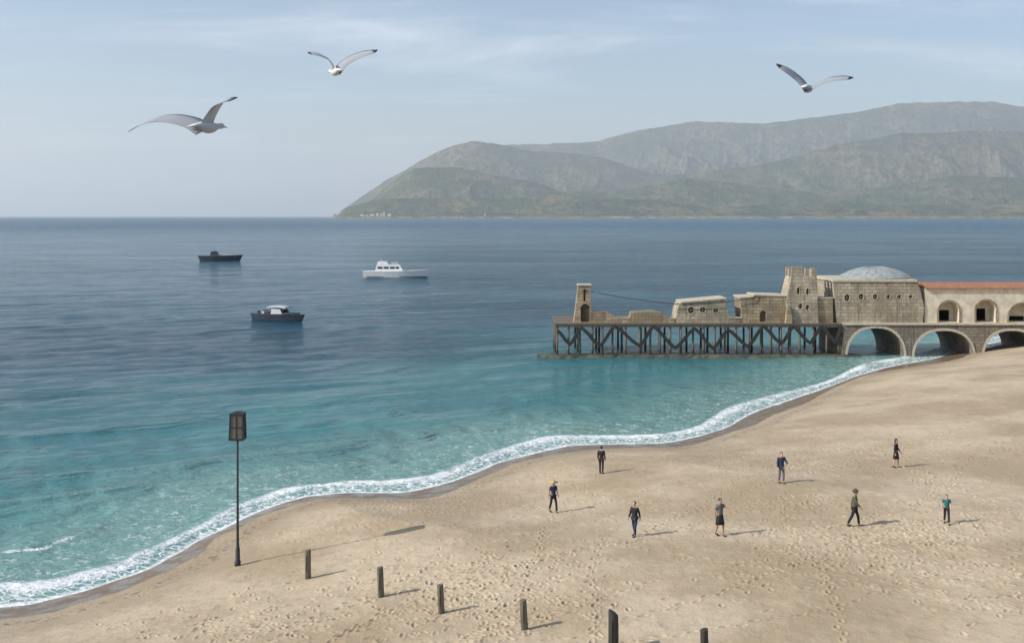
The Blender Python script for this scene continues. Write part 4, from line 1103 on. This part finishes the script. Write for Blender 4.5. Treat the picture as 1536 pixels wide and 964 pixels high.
def person(px, top, bot, label, rz, sk=0, hr=1, shirt='navy', legs='black', shorts=False, hat=None, longhair=False, stride=.22, arms=(.25, -.3), wide=1.0, lean=0.0, skirt=False, sleeves='short', bag=None):
    x, y, z = ground_hit(px, bot); k_ = y / FPX
    H = (bot - top) * k_
    H = min(max(H, 1.52), 1.92)
    q = H / 1.75
    root = empty('person', (x, y, z), R(rz)); tag(root, label, 'person', 'people on the beach')
    V = {}
    def v(n_, x_, y_, z_): V[n_] = Vector((x_ * q, y_ * q + lean * z_ * q, z_ * q))
    # faces -Y in local space
    v('pel', 0, 0, .94); v('wai', 0, .0, 1.08); v('che', 0, -.005, 1.28); v('nb', 0, .0, 1.44); v('nk', 0, -.01, 1.52)
    for s_, sg, st in (('L', 1, stride), ('R', -1, -stride)):
        v('hip' + s_, .095 * sg, 0, .90); kn = -st * .55; 
        v('kne' + s_, .10 * sg, kn - .03, .50 + (.01 if st < 0 else 0)); an = -st * (.95 if st > 0 else 1.05)
        v('ank' + s_, .10 * sg, an + .02, .09 + (.05 if st < 0 and stride > .1 else 0)); v('toe' + s_, .11 * sg, an - .15, .03 + (.0 if st > 0 else .005)); v('hee' + s_, .10 * sg, an + .055, .035 + (.05 if st < 0 and stride > .1 else 0))
        a_ = arms[0] if sg > 0 else arms[1]
        v('sho' + s_, .175 * sg, 0, 1.42); v('elb' + s_, .225 * sg, -.26 * math.sin(a_ * .7) + .02, 1.42 - .28 * math.cos(a_)); 
        e = V['elb' + s_] / q; lean_ = lean * e.z
        v('wri' + s_, .235 * sg, (e.y - lean_) - .25 * math.sin(a_ + .25), e.z - .24 * math.cos(a_ + .2))
        w_ = V['wri' + s_] / q
        v('pal' + s_, .235 * sg, (w_.y - lean * w_.z) - .07 * math.sin(a_ + .2), w_.z - .07)
    names = ['pel', 'wai', 'che', 'nb', 'nk', 'hipL', 'kneL', 'ankL', 'toeL', 'hipR', 'kneR', 'ankR', 'toeR', 'shoL', 'elbL', 'wriL', 'palL', 'shoR', 'elbR', 'wriR', 'palR']
    idx = {n_: i for i, n_ in enumerate(names)}
    E = [('pel', 'wai'), ('wai', 'che'), ('che', 'nb'), ('nb', 'nk'), ('pel', 'hipL'), ('hipL', 'kneL'), ('kneL', 'ankL'), ('ankL', 'toeL'), ('pel', 'hipR'), ('hipR', 'kneR'), ('kneR', 'ankR'), ('ankR', 'toeR'), ('nb', 'shoL'), ('shoL', 'elbL'), ('elbL', 'wriL'), ('wriL', 'palL'), ('nb', 'shoR'), ('shoR', 'elbR'), ('elbR', 'wriR'), ('wriR', 'palR')]
    rad = dict(pel=(.15, .11), wai=(.135, .10), che=(.155, .115), nb=(.10, .07), nk=(.055, .058), hip=(.085, .09), kne=(.056, .058), ank=(.036, .04), toe=(.038, .022), sho=(.058, .06), elb=(.040, .040), wri=(.027, .027), pal=(.036, .018))
    def rr(n_, add=0.0):
        r_ = rad.get(n_) or rad[n_[:3]]; return ((r_[0] * wide * q + add), (r_[1] * wide * q + add))
    body = skin_obj([V[n_] for n_ in names], [(idx[a_], idx[b_]) for a_, b_ in E], [rr(n_) for n_ in names])
    bm = bmesh.new(); join_bm(bm, body)
    hc = V['nk'] + Vector((0, -.015 * q, .125 * q))
    T = MB(); T.bm.free(); T.bm = bm
    # head: skull, jaw, nose, ears
    rings = []
    for zz, rx, ry, oy in ((-.118, .030, .032, -.040), (-.10, .048, .055, -.030), (-.06, .062, .078, -.012), (-.01, .072, .092, 0), (.04, .074, .095, .004), (.085, .062, .080, .008), (.112, .036, .048, .010), (.120, .008, .010, .010)):
        rings.append([hc + Vector((rx * q * math.cos(a_), (oy + ry * math.sin(a_)) * q, zz * q)) for a_ in [2 * math.pi * t / 14 for t in range(14)]])
    T.loft(rings)
    T.tube([hc + Vector((0, -.085, .012)) * q, hc + Vector((0, -.112, -.025)) * q, hc + Vector((0, -.092, -.035)) * q], [.007 * q, .014 * q, .008 * q], 7)
    for sg in (-1, 1): T.tube([hc + Vector((.070 * sg, .0, .022)) * q, hc + Vector((.084 * sg, .008, .005)) * q, hc + Vector((.072 * sg, .0, -.030)) * q], [.008 * q, .014 * q, .007 * q], 6)
    # fingers
    for s_, sg in (('L', 1), ('R', -1)):
        p = V['pal' + s_]; dn = (V['pal' + s_] - V['wri' + s_]).normalized(); fw = Vector((0, -1, 0)); fw = (fw - dn * fw.dot(dn)).normalized()
        for j, L_ in enumerate((.068, .078, .072, .056)):
            b0 = p + fw * (.026 - .018 * j) * q
            T.tube([b0 - dn * .01 * q, b0 + dn * L_ * .5 * q, b0 + dn * L_ * q + Vector((-sg * .018, 0, 0)) * q], [.0095 * q, .0088 * q, .0065 * q], 6)
        b0 = p + fw * .028 * q - dn * .03 * q
        T.tube([b0, b0 + (dn * .6 + fw) * .03 * q, b0 + (dn * 1.1 + fw) * .045 * q], [.011 * q, .010 * q, .007 * q], 6)
    me = bpy.data.meshes.new('body'); bm.to_mesh(me); bm.free()
    link_mesh('body', me, SKINS[sk], root)
    for f_ in me.polygons: f_.use_smooth = True
    # face details
    for sg in (-1, 1): MB().lathe([(.001, -.007), (.009, -.004), (.009, .004), (.001, .007)], hc + Vector((.030 * sg, -.088, .012)) * q, 8).build('eye', CL['black'], root)
    mb = MB(); mb.tube([hc + Vector((-.02, -.076, -.062)) * q, hc + Vector((0, -.086, -.064)) * q, hc + Vector((.02, -.076, -.062)) * q], .005 * q, 6); mb.build('mouth', CL['red'], root)
    # hair
    mb = MB(); rings = []
    for a0 in range(7):
        ph = a0 / 6 * (math.pi * .5); zz = .045 + .086 * math.sin(ph) if a0 else -.03
        r0 = math.cos(ph) if a0 else 1.0
        rings.append([hc + Vector(((.081 * r0 + .002) * math.cos(t), (.012 + (.102 * r0 + .002) * math.sin(t) * (.80 if math.sin(t) < 0 else 1)), zz if not (a0 == 0 and math.sin(t) < .1) else .042)) * q for t in [2 * math.pi * u / 16 for u in range(16)]])
    mb.loft(rings)
    if longhair: mb.loft([[hc + Vector((w2 * math.cos(t), .07 + d2 * math.sin(t), zz)) * q for t in [2 * math.pi * u / 12 for u in range(12)]] for zz, w2, d2 in ((.05, .07, .045), (-.06, .082, .05), (-.18, .09, .045), (-.28, .06, .03), (-.31, .02, .012))])
    mb.build('hair', HAIR[hr], root)
    # clothes
    tn = ['wai', 'pel', 'che', 'nb', 'col', 'shoL', 'elbL', 'shoR', 'elbR'] + (['wriL', 'wriR'] if sleeves == 'long' else [])
    V['col'] = V['nb'].lerp(V['nk'], .42)
    VV = {n_: V[n_].copy() for n_ in tn}
    if sleeves == 'short':
        for s_ in 'LR': VV['elb' + s_] = V['sho' + s_].lerp(V['elb' + s_], .72)
    te = [('wai', 'pel'), ('wai', 'che'), ('che', 'nb'), ('nb', 'col'), ('nb', 'shoL'), ('shoL', 'elbL'), ('nb', 'shoR'), ('shoR', 'elbR')] + ([('elbL', 'wriL'), ('elbR', 'wriR')] if sleeves == 'long' else [])
    def tr(n_):
        if n_ == 'col': return (.068 * q, .068 * q)
        r_ = rr(n_, .020 * q)
        if n_.startswith('elb') and sleeves == 'short': r_ = (.06 * q, .06 * q)
        return r_
    me = skin_obj([VV[n_] for n_ in tn], [(tn.index(a_), tn.index(b_)) for a_, b_ in te], [tr(n_) for n_ in tn])
    for f_ in me.polygons: f_.use_smooth = True
    link_mesh('jacket' if sleeves == 'long' else 'shirt', me, CL[shirt], root)
    if skirt:
        rings = []
        for zz, a_ in ((1.05, .13), (.95, .165), (.75, .20), (.55, .235)):
            rings.append([Vector((a_ * math.cos(t) * (1 + .05 * math.sin(5 * t)), a_ * .78 * math.sin(t) * (1 + .05 * math.sin(7 * t)) + lean * zz, zz)) * q for t in [2 * math.pi * u / 24 for u in range(24)]])
        MB().loft(rings).build('skirt', CL[legs], root)
    else:
        ln = ['pel', 'hipL', 'kneL', 'hipR', 'kneR'] + ([] if shorts else ['ankL', 'ankR'])
        VV = {n_: V[n_].copy() for n_ in ln}
        if shorts:
            for s_ in 'LR': VV['kne' + s_] = V['hip' + s_].lerp(V['kne' + s_], .82)
        le = [('pel', 'hipL'), ('hipL', 'kneL'), ('pel', 'hipR'), ('hipR', 'kneR')] + ([] if shorts else [('kneL', 'ankL'), ('kneR', 'ankR')])
        def lr(n_):
            r_ = rr(n_, .014 * q)
            if n_ == 'pel': r_ = (.135 * q * wide, .115 * q)
            if n_.startswith('hip'): r_ = (.088 * q * wide, .098 * q)
            if n_.startswith('kne') and shorts: r_ = (.092 * q, .092 * q)
            if n_.startswith('ank'): r_ = (.062 * q, .066 * q)
            return r_
        me = skin_obj([VV[n_] for n_ in ln], [(ln.index(a_), ln.index(b_)) for a_, b_ in le], [lr(n_) for n_ in ln])
        for f_ in me.polygons: f_.use_smooth = True
        link_mesh('shorts' if shorts else 'trousers', me, CL[legs], root)
    if not shorts or True:
        for s_ in 'LR':
            t_, h_ = V['toe' + s_], V['hee' + s_]
            mb = MB(); mb.tube([h_ + Vector((0, .01, 0)) * q, h_.lerp(t_, .45) + Vector((0, 0, .012)) * q, t_ + Vector((0, -.01, 0)) * q, t_ + Vector((0, -.05, -.004)) * q], [.036 * q, .048 * q, .046 * q, .026 * q], 9)
            mb.build('shoe', CL['brown' if shorts else 'black'], root)
    if hat:
        br_, cr_ = (.27, .10) if hat == 'straw' else (.17, .10)
        mb = MB(); cz = .055
        mb.lathe([(br_ * q * .999, -.014 * q), (br_ * q, -.004 * q), (cr_ * q, .010 * q), (cr_ * .98 * q, .075 * q), (cr_ * .6 * q, .10 * q), (.005, .103 * q)], hc + Vector((0, .008, cz)) * q, 22)
        mb.build('sun_hat', CL[hat], root)
    return root, V, q

person(902, 659, 710, 'slim person in black standing nearest the waterline, head against the wet sand', 160, 0, 0, 'black', 'black', stride=.06, arms=(.1, .05), sleeves='long')
person(830, 721, 768, 'person under a wide straw sun hat, leftmost of the people', 30, 1, 1, 'navy', 'black', hat='straw', stride=.22, sleeves='short')
person(952, 752, 804, 'stocky person in dark coat and trousers, second from the left in the near row', -40, 0, 0, 'black', 'navy', stride=.15, arms=(-.4, .35), wide=1.06, sleeves='long')
person(1080, 745, 803, 'person in a grey top and dark skirt, alone in the middle of the sand', 25, 1, 0, 'grey', 'black', skirt=True, longhair=False, stride=.16, arms=(1.1, -.2))
person(1172, 673, 724, 'broad person in a dark blue jacket standing feet apart beyond the near row', 10, 0, 1, 'navy', 'grey', stride=.08, arms=(.9, .1), wide=1.15, sleeves='long')
person(1344, 640, 701, 'person with long dark hair in a long black coat, farthest right of the far row', 60, 0, 0, 'black', 'black', longhair=True, skirt=True, stride=.14, arms=(.4, -.1), sleeves='long')
person(1281, 726, 789, 'tall person in a brimmed cap and dark trousers striding across the sand', 75, 1, 1, 'olive', 'black', hat='brown', stride=.26, arms=(-.4, .5), wide=1.1, sleeves='long', lean=-.03)
person(1420, 742, 785, 'short person in a teal shirt and black trousers, rightmost of the people', -15, 0, 0, 'teal', 'black', stride=.20, arms=(.4, -.35))

# ---------------------------------------------------------------- the air
hz = NT('sea haze')
hz.t.nodes.remove(hz.b)
pv = hz.t.nodes.new('ShaderNodeVolumePrincipled')
pv.inputs['Color'].default_value = (0.90, 0.94, 1.0, 1)
pv.inputs['Density'].default_value = 4.2e-5
pv.inputs['Anisotropy'].default_value = 0.25
hz.t.links.new(pv.outputs[0], hz.out.inputs['Volume'])
zm = float(HZ.max()) + 60
mb = MB(); mb.box((0, 29000, (zm - 62) / 2), (122000, 66000, zm + 62))
hazeo = mb.build('haze', hz.m); tag(hazeo, 'pale sea haze softening the far hills', 'haze', None, 'stuff')
